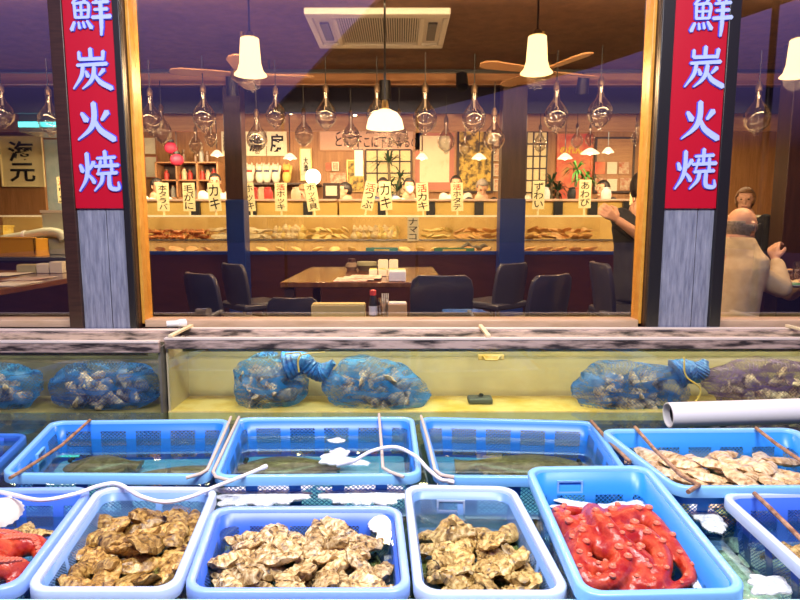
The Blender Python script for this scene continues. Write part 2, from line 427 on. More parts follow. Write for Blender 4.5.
# clamps and spacers over the rims
for px, lab in ((182, 'cream wooden spacer bar across the tank rims beside the white elbow'), (481, 'cream spacer bar bridging the tank rims above the yellow clip'), (790, 'cream spacer bar at the far end of the long tank rim')):
    a = at(px, 328, 3.25); x = a.x if px > 200 else XD + .03
    t = MB().box(x - .011, x + .011, 2.965, 3.28, CZ - DR + .0065, CZ - DR + .022).build('spacer_bar', m_cream, None, bevel=.003); tag(t, lab, 'spacer', 'tank spacer bars')
p = at(178, 324, 3.20)
t = thing('pipe_elbow', (p.x, 3.2, CZ - DR + .022), 'short white pipe elbow resting on the tank corner', 'pipe')
z0 = CZ - DR + .042
MB().tube([(XD - .06, 3.16, z0), (XD + .0, 3.18, z0), (XD + .02, 3.2, z0)], .018, 12).build('pipe', m_white, t); MB().tube([(XD - .005, 3.177, z0), (XD + .024, 3.203, z0)], .023, 12).build('collar', m_white, t)
p = at(491, 357, 2.955)
t = thing('tank_clip', (p.x, 2.955, p.z), 'yellow plastic clip on the tank glass under the rim', 'clip')
MB().cbox((p.x, 2.952, p.z), (.13, .018, .028)).build('clip_body', m_yel, t, bevel=.004)
MB().tube([(p.x - .045, 2.94, p.z + .012), (p.x - .03, 2.935, p.z - .01), (p.x + .03, 2.935, p.z - .01), (p.x + .045, 2.94, p.z + .012)], .005, 8).build('clip_handle', m_yel, t)
p = at(480, 391, 3.12)
t = thing('filter_puck', (p.x, 3.12, ZF), 'small dark filter weight on the yellow tank floor', 'filter')
MB().box(p.x - .065, p.x + .065, 3.08, 3.16, ZF + .001, ZF + .035).build('puck', mat('grey_filter', (.10, .12, .12), .5), t, bevel=.01)
MB().tube([(p.x, 3.12, ZF + .03), (p.x + .01, 3.12, ZF + .05)], .012, 8).build('nozzle', m_blackp, t)

# ------------------------------------------------------------------ shellfish prototypes
def oyster_mesh(name, m, seed, L=.115, W=.062, T=.03, rough=1., parent=None, tail=.35):
    r = random.Random(seed); mb = MB(); nu, nv = 26, 14; sd = V((seed * 3.1, seed * 1.7, seed)); bend = r.uniform(-.5, .5); twist = r.uniform(-.2, .2)
    mb.ell((0, 0, 0), (1, 1, 1), nu, nv)
    out = []
    for p in mb.v:
        x, y, z = p.x, p.y, p.z
        # ellipsoid axis z is the poles: use x along the shell
        w = (1 - tail * x) * (1 + .3 * noise.noise(V((x * 1.6, seed, 0))) + .05 * math.sin(x * 9 + seed))
        q = V((x * L / 2, y * W / 2 * w + bend * .012 * x * x, math.copysign(max(1 - min(x * x + y * y, 1), 0) ** .8, z) * T / 2 * (1 + .3 * x)))
        rad = math.sqrt(x * x + y * y); band = math.sin(rad * 17 + 3 * noise.noise(V((x * 2, y * 2, seed)))) * .0022 * rough
        n = noise.noise(V((q.x * 45, q.y * 45, q.z * 45)) + sd) * .0022 * rough + noise.noise(V((q.x * 120, q.y * 120, q.z * 90)) + sd) * .0018 * rough
        rh = math.sqrt((x + 1.15) ** 2 + y * y); band += .0022 * rough * math.sin(rh * 19 + 2.5 * noise.noise(V((x * 3, y * 3, seed)))) * (1 if z > 0 else -.4); d = V((x, y, z * 2)).normalized()
        q += d * n + V((0, 0, band * (1 if z > 0 else -1)))
        q.z += (.8 + .5 * bend) * q.x * q.x - .9 * q.y * q.y + twist * q.x * q.y * 6
        if rad > .8: q.z += .005 * rough * (rad - .8) / .2 * math.sin(math.atan2(y, x) * 6 + seed)
        out.append(q)
    mb.v = out
    return mb.build(name, m, parent, ang=50)

def shellmat(name, dark, midc, light, rand=.25, ns=26):
    m, nt, out = nodes(name); b = N(nt, 'BsdfPrincipled'); b.inputs['Roughness'].default_value = .3
    tc = N(nt, 'TexCoord'); oi = N(nt, 'ObjectInfo'); cx = N(nt, 'CombineXYZ'); ad = N(nt, 'VectorMath', operation='ADD')
    for i in range(3): nt.links.new(oi.outputs['Random'], cx.inputs[i])
    sc_ = N(nt, 'VectorMath', operation='SCALE'); sc_.inputs['Scale'].default_value = 11; nt.links.new(cx.outputs[0], sc_.inputs[0])
    mp = N(nt, 'Mapping'); mp.inputs['Scale'].default_value = (1.6, .8, 1); nt.links.new(tc.outputs['Object'], mp.inputs[0])
    nt.links.new(mp.outputs[0], ad.inputs[0]); nt.links.new(sc_.outputs[0], ad.inputs[1])
    no = N(nt, 'TexNoise'); no.inputs['Scale'].default_value = ns; no.inputs['Detail'].default_value = 6; no.inputs['Roughness'].default_value = .68; no.inputs['Distortion'].default_value = .8
    nt.links.new(ad.outputs[0], no.inputs['Vector'])
    cr = N(nt, 'ValToRGB'); e = cr.color_ramp.elements; e[0].position = .34; e[0].color = c4(dark); e[1].position = .64; e[1].color = c4(light)
    k = e.new(.47); k.color = c4(midc)
    wv = N(nt, 'TexWave', wave_type='RINGS', rings_direction='SPHERICAL'); wv.inputs['Scale'].default_value = 15; wv.inputs['Distortion'].default_value = 9; wv.inputs['Detail'].default_value = 3; wv.inputs['Detail Scale'].default_value = 2
    sh = N(nt, 'VectorMath', operation='ADD'); sh.inputs[1].default_value = (.065, 0, 0); nt.links.new(tc.outputs['Object'], sh.inputs[0]); nt.links.new(sh.outputs[0], wv.inputs['Vector'])
    ma = N(nt, 'Math', operation='MULTIPLY_ADD'); ma.inputs[1].default_value = .09; nt.links.new(wv.outputs['Fac'], ma.inputs[0]); sb = N(nt, 'Math', operation='SUBTRACT'); sb.inputs[1].default_value = .045; nt.links.new(no.outputs['Fac'], sb.inputs[0]); nt.links.new(sb.outputs[0], ma.inputs[2]); nt.links.new(ma.outputs[0], cr.inputs[0])
    hs = N(nt, 'HueSaturation'); mr = N(nt, 'MapRange'); mr.inputs['To Min'].default_value = 1 - rand; mr.inputs['To Max'].default_value = 1 + rand
    nt.links.new(oi.outputs['Random'], mr.inputs[0]); nt.links.new(mr.outputs[0], hs.inputs['Value']); nt.links.new(cr.outputs[0], hs.inputs['Color']); nt.links.new(hs.outputs[0], b.inputs['Base Color'])
    bp = N(nt, 'Bump'); bp.inputs['Strength'].default_value = .6; bp.inputs['Distance'].default_value = .004; nt.links.new(no.outputs['Fac'], bp.inputs['Height']); nt.links.new(bp.outputs[0], b.inputs['Normal'])
    nt.links.new(b.outputs[0], out.inputs[0]); return m
m_oyA = shellmat('oyster_golden', (.030, .010, .003), (.30, .15, .028), (.66, .43, .13), ns=38)
m_oyB = shellmat('oyster_tan', (.035, .016, .007), (.40, .24, .08), (.80, .65, .36), ns=38)
m_oyC = shellmat('oyster_yellow', (.038, .018, .005), (.38, .23, .06), (.72, .54, .22), ns=38)
m_clam = shellmat('clam_ivory', (.22, .10, .03), (.58, .38, .18), (.80, .64, .40), .2, ns=22)
m_bagsh = shellmat('bag_shell', (.16, .10, .09), (.62, .46, .36), (.90, .78, .66), .2)
m_pale = shellmat('pale_shell', (.5, .45, .4), (.75, .7, .66), (.92, .9, .86), .1)

# proto meshes: (mesh) shared by all the copies
PROT = {}
def protos(key, m, n, **kw):
    PROT[key] = []
    for k in range(n):
        o = oyster_mesh(key, m, 10 * len(PROT) + k + 1, **kw); PROT[key].append(o.data); bpy.data.objects.remove(o)
protos('oyA', m_oyA, 6, L=.14, W=.068, T=.034); protos('oyB', m_oyB, 6, L=.125, W=.062, T=.028); protos('oyC', m_oyC, 6, L=.118, W=.056, T=.028)
protos('clam', m_clam, 4, L=.13, W=.062, T=.026, rough=.35, tail=.12)
protos('bagsh', m_bagsh, 4, L=.13, W=.085, T=.05); protos('pale', m_pale, 3, L=.11, W=.09, T=.03, rough=.5, tail=.05)
protos('tiny', m_oyC, 3, L=.055, W=.045, T=.025, rough=.4, tail=.1)
def shell(name, key, M, label, cat, group):
    o = bpy.data.objects.new(name, rnd.choice(PROT[key])); COL.objects.link(o); o.matrix_world = M; return tag(o, label, cat, group)
def rmat(loc, tilt=25, s=1, yaw=None):
    return TRS(loc, rnd.uniform(0, 2 * math.pi) if yaw is None else yaw, R(rnd.uniform(-tilt, tilt)), R(rnd.uniform(-tilt, tilt)), s)
# ------------------------------------------------------------------ stall trough and water
ZW = CZ - .925; ZTR = CZ - 1.03
m_trough = mat('trough_liner', (.030, .040, .042), .4, col2=(.06, .075, .07), ns=5)
m_lip = mat('trough_lip', (.45, .78, .92), .3)
m_twater = glass('trough_water', (.80, .94, .86), .05, .36, .3, rough=.02)
t = thing('stall_trough', (0, 2.0, 0), 'long shallow pale blue water trough that the fish baskets stand in', 'trough')
MB().box(-3, 3, 1.215, 2.92, 0, ZTR - .02).build('stand', m_blackp, t)
MB().box(-3, 3, 1.215, 2.92, ZTR - .02, ZTR).build('trough_floor', m_trough, t)
MB().box(-3, 3, 1.19, 1.215, 0, CZ - .86).build('front_wall', m_lip, t)
MB().box(-3, 3, 1.185, 1.262, CZ - .862, CZ - .842).build('front_lip', m_lip, t, bevel=.006)
MB().box(-3, 3, 2.86, 2.92, ZTR, CZ - .985).build('back_wall', m_blackp, t)
MB().box(-3, 3, 1.216, 2.859, ZW - .001, ZW).build('water_surface', m_twater, t)

# ------------------------------------------------------------------ baskets
def bil(q, u, v):
    """q: far-left, far-right, near-right, near-left (XY); u to the right, v towards the far side"""
    a = V(q[3]) * (1 - u) + V(q[2]) * u; b = V(q[0]) * (1 - u) + V(q[1]) * u
    return a * (1 - v) + b * v
def rrect(q, s, r=.055, seg=6):
    """rounded outline of quad q shrunk to s about its centre (s: metres of inset)"""
    w = ((V(q[1]) - V(q[0])).length + (V(q[2]) - V(q[3])).length) / 2; l = ((V(q[0]) - V(q[3])).length + (V(q[1]) - V(q[2])).length) / 2
    iw, il = s / w, s / l; r = max(r - s * .6, .012); rw, rl = r / w, r / l; out = []
    for cu_, cv, a0 in ((iw + rw, il + rl, 180), (1 - iw - rw, il + rl, 270), (1 - iw - rw, 1 - il - rl, 0), (iw + rw, 1 - il - rl, 90)):
        for k in range(seg + 1):
            a = R(a0 + 90 * k / seg); out.append(bil(q, cu_ + rw * math.cos(a), cv + rl * math.sin(a)))
    n = len(out); res = []
    cn = seg + 1
    for i in range(n):   # subdivide the straight sides
        res.append(out[i])
        if i % cn == seg:
            for k in range(1, 6): res.append(out[i].lerp(out[(i + 1) % n], k / 6))
    return res
m_wire = mat('rusty_wire', (.20, .08, .035), .45, col2=(.45, .26, .15), ns=40)
m_wirec = mat('pale_wire', (.62, .50, .42), .35)
def basket(label, q, z, h, wallm, rimm, slots=(), wires=()):
    c = (V(q[0]) + V(q[1]) + V(q[2]) + V(q[3])) / 4
    t = thing('fish_basket', (c.x, c.y, z - h), label, 'basket', 'plastic fish baskets in the trough')
    ring = lambda s, zz: [V((p.x, p.y, zz)) for p in rrect(q, s)]
    MB().loft([ring(.0, z - .034), ring(.0, z - .004), ring(.004, z), ring(.018, z), ring(.022, z - .005), ring(.022, z - .034), ring(.018, z - .034), ring(.016, z - .008), ring(.004, z - .008), ring(.004, z - .034)], closed=True).build('rim', rimm, t, ang=60)
    a = ring(.024, z - .012); b = ring(.045, z - h + .012); mb = MB(); n = len(a)
    vs, uv, fs = [], {}, []; u = 0
    for i in range(n + 1):
        j = i % n
        if i: u += (a[j] - a[i - 1]).length
        for k in range(2): uv[len(vs)] = (u, h if k == 0 else .0); vs.append((a if k == 0 else b)[j])
    for i in range(n): fs.append((2 * i, 2 * i + 1, 2 * i + 3, 2 * i + 2))
    mb.add(vs, fs); mb.build('wall', wallm, t, uv=uv, solid=.0015, ang=180)
    mb = MB(); mb.loft([ring(.045, z - h + .014), ring(.05, z - h + .001)]); mb.build('base', wallm.get('_x') or rimm, t)
    for (u0, v0, du, axis) in slots:       # hand slots in the wall, near the rim
        p = bil(q, u0, v0); d = (V(q[1]) - V(q[0])).normalized() if axis == 'x' else (V(q[0]) - V(q[3])).normalized(); nn = V((-d.y, d.x)) if axis == 'x' else V((d.y, -d.x))
        Mx = Matrix(((d.x, nn.x, 0, p.x), (d.y, nn.y, 0, p.y), (0, 0, 1, z - .062), (0, 0, 0, 1)))
        s = MB(); hw = du / 2
        s.box(-hw, hw, -.006, .006, .018, .024, Mx).box(-hw, hw, -.006, .006, -.02, -.014, Mx).box(-hw, -hw + .006, -.006, .006, -.014, .018, Mx).box(hw - .006, hw, -.006, .006, -.014, .018, Mx)
        s.build('hand_slot', rimm, t)
    for pts, wm, r in wires:
        MB().tube([onz(px, py, CZ - z - .006 if dz is None else CZ - z - dz) for px, py, dz in pts], r, 8).build('wire_handle', wm, t)
    return t
bl = [lattice('crate_azure', (.02, .20, .66)), (.28, .56, .86)]
w_az = lattice('crate_wall_azure', (.014, .18, .70)); w_royal = lattice('crate_wall_royal', (.04, .13, .62), s=.011, panel=.12)
w_pale = lattice('crate_wall_pale', (.14, .28, .58), s=.010, panel=.5, pfill=(.02, .98), top=.16); w_cy = lattice('crate_wall_cyan', (.025, .25, .76), s=.015, panel=.13)
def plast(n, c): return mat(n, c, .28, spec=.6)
r_az = plast('crate_rim_azure_lit', (.16, .42, .82)); r_pale = plast('crate_rim_pale', (.52, .64, .86)); r_royal = plast('crate_rim_royal_lit', (.26, .42, .84)); r_cy = plast('crate_rim_cyan_lit', (.22, .50, .86)); r_deep = plast('crate_rim_deep', (.04, .17, .62))  # same plastic as the walls, top light painted in; the pale one also worn
Q = {
 'B0': [(-2.35, 2.50), (-1.60, 2.50), (-1.46, 1.95), (-2.2, 1.95)],
 'B1': [(-1.515, 2.52), (-.742, 2.545), (-.648, 1.945), (-1.37, 1.955)],
 'B2': [(-.722, 2.565), (.062, 2.575), (.076, 1.95), (-.636, 1.935)],
 'B3': [(.084, 2.575), (.842, 2.515), (.785, 1.925), (.118, 1.935)],
 'B4': [(.80, 2.33), (1.60, 2.345), (1.50, 1.79), (.862, 1.785)],
 'F0': [(-1.40, 1.83), (-.985, 1.84), (-.885, 1.289), (-1.29, 1.289)],
 'F1': [(-.975, 1.845), (-.582, 1.838), (-.515, 1.285), (-.872, 1.285)],
 'F2': [(-.563, 1.706), (.003, 1.71), (.027, 1.281), (-.502, 1.281)],
 'F3': [(.013, 1.858), (.367, 1.843), (.396, 1.272), (.034, 1.272)],
 'F5': [(.415, 1.905), (.829, 1.918), (.772, 1.22), (.392, 1.206)],
 'F6': [(1.003, 1.80), (1.42, 1.815), (1.40, 1.26), (.985, 1.25)]}
Zb = {k: CZ - d for k, d in dict(B0=.90, B1=.85, B2=.85, B3=.85, B4=.82, F0=.84, F1=.84, F2=.84, F3=.84, F5=.80, F6=.84).items()}
wires = {
 'B1': [([(90, 420, None), (62, 445, -.01), (30, 466, None), (10, 478, .01)], m_wire, .006), ([(231, 417, None), (222, 438, None), (207, 470, None), (200, 474, None), (186, 478, .0)], m_wirec, .006)],
 'B2': [([(239, 417, None), (228, 440, None), (213, 472, None), (216, 477, None), (232, 481, .0)], m_wirec, .006), ([(379, 414, None), (381, 440, -.01), (383, 468, None), (390, 472, None), (404, 477, .0)], m_wirec, .006)],
 'B3': [([(421, 416, None), (428, 440, None), (435, 470, None), (441, 475, None), (454, 477, .0)], m_wirec, .006), ([(591, 421, None), (606, 438, None), (630, 462, None)], m_wire, .007)],
 'B4': [([(635, 427, None), (655, 450, -.01), (682, 476, -.005), (699, 485, None), (688, 492, .01)], m_wire, .007), ([(756, 428, None), (775, 443, -.01), (800, 460, -.01), (822, 478, None)], m_wire, .007)],
 'F6': [([(754, 493, None), (772, 510, -.015), (800, 538, -.01), (815, 552, .0)], m_wire, .007)]}
slots = {'B1': [(.045, .55, .09, 'y')], 'F5': [(.35, .962, .085, 'x')], 'F3': [(.42, .955, .09, 'x')]}
lab = {
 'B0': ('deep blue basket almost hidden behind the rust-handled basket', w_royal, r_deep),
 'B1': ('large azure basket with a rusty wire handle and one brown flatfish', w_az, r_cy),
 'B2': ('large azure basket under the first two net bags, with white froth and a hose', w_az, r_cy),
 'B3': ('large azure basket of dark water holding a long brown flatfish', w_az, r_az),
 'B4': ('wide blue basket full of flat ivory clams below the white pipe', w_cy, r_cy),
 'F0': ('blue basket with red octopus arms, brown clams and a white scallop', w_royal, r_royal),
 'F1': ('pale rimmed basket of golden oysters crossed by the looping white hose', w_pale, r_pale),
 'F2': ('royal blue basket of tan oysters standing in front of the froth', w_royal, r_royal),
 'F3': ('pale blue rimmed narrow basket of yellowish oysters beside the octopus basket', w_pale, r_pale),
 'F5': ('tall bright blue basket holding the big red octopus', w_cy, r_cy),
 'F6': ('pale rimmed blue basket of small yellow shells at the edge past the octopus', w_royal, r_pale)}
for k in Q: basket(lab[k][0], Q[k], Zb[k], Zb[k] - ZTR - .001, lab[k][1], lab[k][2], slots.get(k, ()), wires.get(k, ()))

# ------------------------------------------------------------------ oysters and clams, row by row
def heap(name, key, k, nr, nc, z, u0, u1, v0, v1, what, where, cat, tilt=24, s=1., slope=0, jit=.35, hump=.02):
    for i in range(nr):
        for j in range(nc):
            u = u0 + (u1 - u0) * (j + .5 + (.25 if i % 2 else -.25) + rnd.uniform(-jit, jit)) / nc
            v = v1 - (v1 - v0) * (i + .5 + rnd.uniform(-jit, jit)) / nr
            p = bil(Q[k], min(max(u, u0), u1), min(max(v, v0), v1))
            e = math.sin(math.pi * min(max((u - u0) / (u1 - u0), 0), 1)) * math.sin(math.pi * min(max((v - v0) / (v1 - v0), 0), 1))
            zz = z + hump * e + .011 * ((i + j) % 3) - .011 + rnd.uniform(-.008, .008) + slope * (v - .5)
            shell(name, key, rmat((p.x, p.y, zz), tilt, s * rnd.uniform(.85, 1.2)), '%s, %s row from back, %s along, in %s' % (what, ORD[i], ORD[j], where), cat, what + ' in the ' + where)
heap('oyster', 'oyA', 'F1', 7, 4, Zb['F1'] - .075, .09, .90, .06, .90, 'golden brown oyster', 'pale rimmed basket', 'oyster', tilt=30)
heap('oyster', 'oyB', 'F2', 6, 7, Zb['F2'] - .06, .11, .89, .06, .88, 'tan oyster', 'royal blue basket', 'oyster', tilt=28)
heap('oyster', 'oyC', 'F3', 8, 5, Zb['F3'] - .072, .12, .89, .07, .74, 'yellowish oyster', 'narrow basket', 'oyster', tilt=28, hump=.03)
heap('clam', 'clam', 'B4', 6, 8, ZW + .015, .12, .86, .12, .86, 'flat ivory clam', 'clam basket', 'clam', tilt=12, s=1.05)
heap('oyster', 'oyA', 'F1', 4, 3, Zb['F1'] - .115, .14, .86, .10, .88, 'golden oyster low in the pile', 'pale rimmed basket', 'oyster', tilt=20)
heap('oyster', 'oyB', 'F2', 4, 6, Zb['F2'] - .105, .12, .88, .10, .86, 'tan oyster low in the pile', 'royal blue basket', 'oyster', tilt=20)
heap('oyster', 'oyC', 'F3', 6, 4, Zb['F3'] - .11, .14, .88, .09, .76, 'yellowish oyster low in the pile', 'narrow basket', 'oyster', tilt=20)
heap('clam', 'clam', 'B4', 5, 6, ZW - .03, .14, .86, .12, .88, 'flat clam under water', 'clam basket', 'clam', tilt=10, s=1.1)
heap('shell', 'oyC', 'F6', 6, 5, ZW + .0, .17, .83, .12, .7, 'small yellow shell', 'edge basket', 'shellfish', s=.8)
heap('shell', 'oyA', 'B0', 2, 4, ZW + .0, .6, .88, .3, .7, 'brown shell', 'hidden deep blue basket', 'shellfish', s=.9)
# a bright scallop lying on the oysters
m_scal = mat('scallop_white', (.86, .84, .78), .45, col2=(.75, .70, .6), ns=30, bump=.3)
def scallop(label, loc, r=.05, tilt=12, yaw=0):
    mb = MB(); n = 40; rings = []
    for s_, h in ((1, 0), (.85, .012), (.6, .022), (.3, .028), (.02, .03)):
        rings.append([V((r * s_ * math.cos(2 * math.pi * i / n) * (1 + .03 * math.cos(i * math.pi)), r * s_ * math.sin(2 * math.pi * i / n) * (1 + .03 * math.cos(i * math.pi)), h * r / .05 + (.0012 if i % 2 else 0))) for i in range(n)])
    mb.loft(rings); t = thing('scallop', (0, 0, 0), label, 'scallop'); mb.build('shell_half', m_scal, t)
    MB().box(-r * .35, r * .35, r * .86, r * 1.08, .0, .006).build('hinge_ear', m_scal, t, bevel=.002)
    t.matrix_world = TRS(loc, yaw, R(tilt)); return t
p = onz(383, 524, .885); scallop('white scallop half lying on the tan oysters at the back corner', (p.x, p.y, Zb['F2'] - .045), .045, 8)
p = onz(1, 512, .87); scallop('large white scallop beside the red octopus arms and brown clams', (p.x, p.y, CZ - .875), .06, 20, .4)
p0 = [onz(x, y, .90) for x, y in ((14, 534), (27, 531), (40, 536), (5, 540))]
for i, p in enumerate(p0): shell('clam', 'oyC', TRS((p.x, p.y, CZ - .90 + .004 * i), 1 + i, .2, 0, .75), 'brown clam, %s from the scallop, next to the red octopus arms' % ORD[i], 'clam', 'brown clams by the octopus arms')
# pale shells under the trough water between the octopus basket and the edge basket
for i, (px, py) in enumerate([(690, 505), (706, 520), (700, 498), (722, 528), (738, 545), (752, 560), (744, 585), (768, 575), (785, 592), (776, 560), (725, 556), (735, 570), (760, 594), (715, 508), (790, 575)]):
    p = onz(px, py, 1.015); shell('shell', 'pale', rmat((p.x, p.y, CZ - 1.015), 10, rnd.uniform(.8, 1.1)), 'pale shell under water, %s of those between the octopus basket and edge basket' % ORD[i], 'shellfish', 'pale shells under the trough water')

# ------------------------------------------------------------------ froth on the water
m_foam = mat('froth', (.42, .48, .52), .5, col2=(.80, .82, .82), ns=70, lo=.35, hi=.6, bump=.6)
def froth(name, label, outline, z, hh=.006):
    outline = [V((q.x, q.y)) for q in smooth_path([V((p[0], p[1], 0)) for p in outline + outline[:1]], 6)[:-1]]; c = sum(outline, V((0, 0))) / len(outline); n = len(outline); M_ = 3
    pts = []
    for i in range(n):
        for k in range(M_): pts.append(V(outline[i]).lerp(V(outline[(i + 1) % n]), k / M_))
    rings = []
    for s_, h in ((1, 0), (.97, .6), (.8, 1), (.4, 1.1), (.02, 1)):
        rings.append([V((c.x + (p.x - c.x) * s_ * (1 + .32 * noise.noise(V((p.x * 38, p.y * 38, 0)))), c.y + (p.y - c.y) * s_ * (1 + .32 * noise.noise(V((p.x * 38, p.y * 38, 0)))), z + .0005 + hh * h * (1 + .5 * noise.noise(V((p.x * 60, p.y * 60, s_ * 9)))))) for p in pts])
    o = MB().loft(rings).build(name, m_foam); tag(o, label, 'foam', kind='stuff')
fx = lambda pts, d: [tuple(onz(x, y, d).xy) for x, y in pts]
froth('froth', 'white froth on the water between the froth basket and royal blue basket', fx([(222, 489), (300, 484), (304, 500), (260, 505), (220, 504)], .925), ZW)
froth('froth', 'white froth on the trough water beside the narrow basket', fx([(322, 488), (395, 486), (398, 503), (345, 504), (322, 498)], .925), ZW)
froth('froth', 'patch of white froth floating in the azure hose basket', fx([(318, 458), (338, 449), (350, 452), (346, 460), (372, 464), (330, 465)], .925), ZW)
froth('froth', 'small white froth streak floating in the azure hose basket', fx([(326, 440), (340, 438), (346, 442), (334, 443)], .925), ZW, .003)
froth('froth', 'pinkish white froth band behind the red octopus', fx([(556, 498), (600, 503), (640, 500), (664, 512), (660, 528), (632, 520), (600, 514), (560, 508)], .90), CZ - .905)
froth('froth', 'white froth lying beside the red octopus against the basket side', fx([(648, 526), (664, 528), (690, 555), (712, 582), (694, 586), (668, 552), (646, 534)], .90), CZ - .905)

froth('froth', 'white froth in the gap behind the edge basket', fx([(688, 497), (712, 510), (728, 530), (708, 530), (690, 512)], .925), ZW)
froth('froth', 'white froth near the trough lip beside the edge basket', fx([(748, 574), (782, 580), (790, 592), (756, 594)], .925), ZW)
# ------------------------------------------------------------------ octopus
m_oct = mat('octopus_red', (.33, .008, .003), .3, col2=(.62, .085, .03), ns=30, bump=.5, lo=.4, hi=.72)
m_suck = mat('octopus_sucker', (.66, .15, .08), .4)
def octopus(name, label, head, arms, z, hr):
    c = V(head); t = thing(name, (c.x, c.y, z), label, 'octopus'); mb = MB()
    mb.ell((c.x, c.y, z + hr[2] * .7), hr, 22, 14)
    su = []
    for pts, r0 in arms:
        P = [V((p[0], p[1], z + (p[2] if len(p) > 2 else .02))) for p in pts]; S = []
        A = [P[0] * 2 - P[1]] + P + [P[-1] * 2 - P[-2]]
        for i in range(1, len(A) - 2):
            for k in range(6):
                tt = k / 6; a, b, cc, d = A[i - 1:i + 3]
                S.append(.5 * ((2 * b) + (cc - a) * tt + (2 * a - 5 * b + 4 * cc - d) * tt * tt + (3 * b - a - 3 * cc + d) * tt ** 3))
        S.append(P[-1]); n = len(S); rr = [r0 * (1 - .78 * i / (n - 1)) for i in range(n)]
        mb.tube(S, rr, 10)
        for i in range(2, n - 1, 1):
            d = (S[i + 1] - S[i - 1]).normalized(); sd = V((-d.y, d.x, 0)); 
            for sg in (-.28, .42): su.append((S[i] + sd * rr[i] * sg + V((0, 0, rr[i] * .9)) , rr[i] * .36))
    mb.build('body', m_oct, t, remesh=.007, sm=3)
    for p, r in su[::max(1, -(-len(su) // 96))]:
        MB().lathe([(r * .25, 0), (r * .35, r * .25), (r * .8, r * .5), (r, r * .2), (r * .9, -r * .3)], 8, p).build('sucker', m_suck, t)
O = lambda x, y, d=.895: onz(x, y, d)[:2]
ZO = CZ - .93
octopus('octopus', 'big red octopus with suckered arms filling the tall blue basket', O(600, 545), [
  ([(*O(590, 545), .04), (*O(566, 530), .05), (*O(560, 515), .04), (*O(585, 512), .03), (*O(612, 518), .03)], .042),
  ([(*O(605, 535), .05), (*O(640, 522), .05), (*O(668, 545), .04), (*O(690, 575), .035), (*O(672, 588), .03)], .046),
  ([(*O(610, 550), .05), (*O(640, 545), .06), (*O(662, 565), .05), (*O(655, 588), .04), (*O(625, 586), .03)], .044),
  ([(*O(600, 555), .05), (*O(622, 568), .06), (*O(612, 586), .05), (*O(592, 584), .04), (*O(585, 568), .03)], .044),
  ([(*O(590, 535), .05), (*O(620, 518), .05), (*O(648, 516), .03), (*O(665, 530), .02)], .036),
  ([(*O(585, 555), .05), (*O(575, 548), .06), (*O(580, 575), .05), (*O(596, 588), .03), (*O(650, 590), .03)], .04),
  ([(*O(625, 560), .055), (*O(645, 572), .05), (*O(640, 588), .04), (*O(675, 590), .03)], .04),
  ([(*O(590, 530), .05), (*O(572, 530), .03), (*O(570, 552), .03), (*O(585, 590), .02)], .042),
  ([(*O(592, 522), .06), (*O(602, 546), .10), (*O(622, 562), .085), (*O(644, 574), .07), (*O(662, 584), .05)], .036),
  ([(*O(588, 548), .08), (*O(580, 566), .06), (*O(598, 574), .05), (*O(620, 576), .06), (*O(640, 578), .05)], .034)], ZO, (.08, .075, .055))
octopus('octopus', 'red octopus partly in view in the blue basket with the white scallop', O(-12, 560), [
  ([(*O(-10, 560), .05), (*O(15, 552), .05), (*O(38, 548), .04), (*O(40, 562), .03), (*O(20, 570), .03)], .045),
  ([(*O(-14, 572), .05), (*O(5, 575), .05), (*O(22, 570), .04), (*O(8, 585), .03)], .045),
  ([(*O(-15, 550), .05), (*O(8, 545), .05), (*O(30, 542), .03), (*O(45, 545), .02)], .04),
  ([(*O(-40, 560), .04), (*O(-60, 570), .04), (*O(-50, 590), .03)], .04)], ZO, (.08, .08, .06))

# ------------------------------------------------------------------ flatfish in the large baskets
m_fish = mat('flatfish_brown', (.20, .095, .045), .3, col2=(.42, .24, .12), ns=45, bump=.3, lo=.35, hi=.65)
def flatfish(label, c, yaw, L, W, T=.03):
    t = thing('flatfish', (0, 0, 0), label, 'fish'); rings = []
    for i in range(21):
        x = i / 20; w = W / 2 * math.sin(math.pi * min(x * 1.08, 1) ** .8) if x < .86 else W * .10 + W * .25 * (x - .86) / .14
        w = max(w, .006); h = T * (math.sin(math.pi * min(x, .97)) ** .6) * .5 + .002
        rings.append([V((L * (x - .5), w * math.cos(a), h * math.sin(a))) for a in [2 * math.pi * k / 20 for k in range(20)]])
    MB().loft(rings).build('body', m_fish, t)
    for sg in (-1, 1):
        f = MB(); up = []; 
        for i in range(16):
            x = .12 + .7 * i / 15; w = W / 2 * math.sin(math.pi * (x * 1.08) ** .8); up.append((x, w))
        f.loft([[V((L * (x - .5), sg * (w - .01), z)) for x, w in up] + [V((L * (x - .5) + .006, sg * (w + .02 + .004 * (i % 2)), z)) for i, (x, w) in reversed(list(enumerate(up)))] for z in (-.002, .002)]).build('fin', m_fish, t, smooth=False)
        e = MB(); e.ell((-L * .40, sg * .014 + .012, T * .42), (.009, .009, .008)); e.build('eye', m_blackp, t)
    t.matrix_world = TRS(c, yaw); return t
p = onz(80, 464, .95); flatfish('brown flatfish lying in the basket with the rusty handle', (p.x + .06, p.y + .05, CZ - .985), .1, .30, .16, .08)
p = onz(178, 470, .95); flatfish('small pale brown fish along the near wall of the rust-handled basket', (p.x, p.y + .03, CZ - .98), 3.3, .40, .10, .05)
p = onz(286, 466, .95); flatfish('mottled brown flatfish under the froth in the hose basket', (p.x, p.y + .04, CZ - .975), .05, .42, .17, .07)
p = onz(525, 464, .95); flatfish('long brown flatfish lying in the dark water basket', (p.x, p.y + .03, CZ - .975), 3.1, .55, .2, .07)
m_darkfish = mat('dark_fish', (.03, .04, .035), .3)

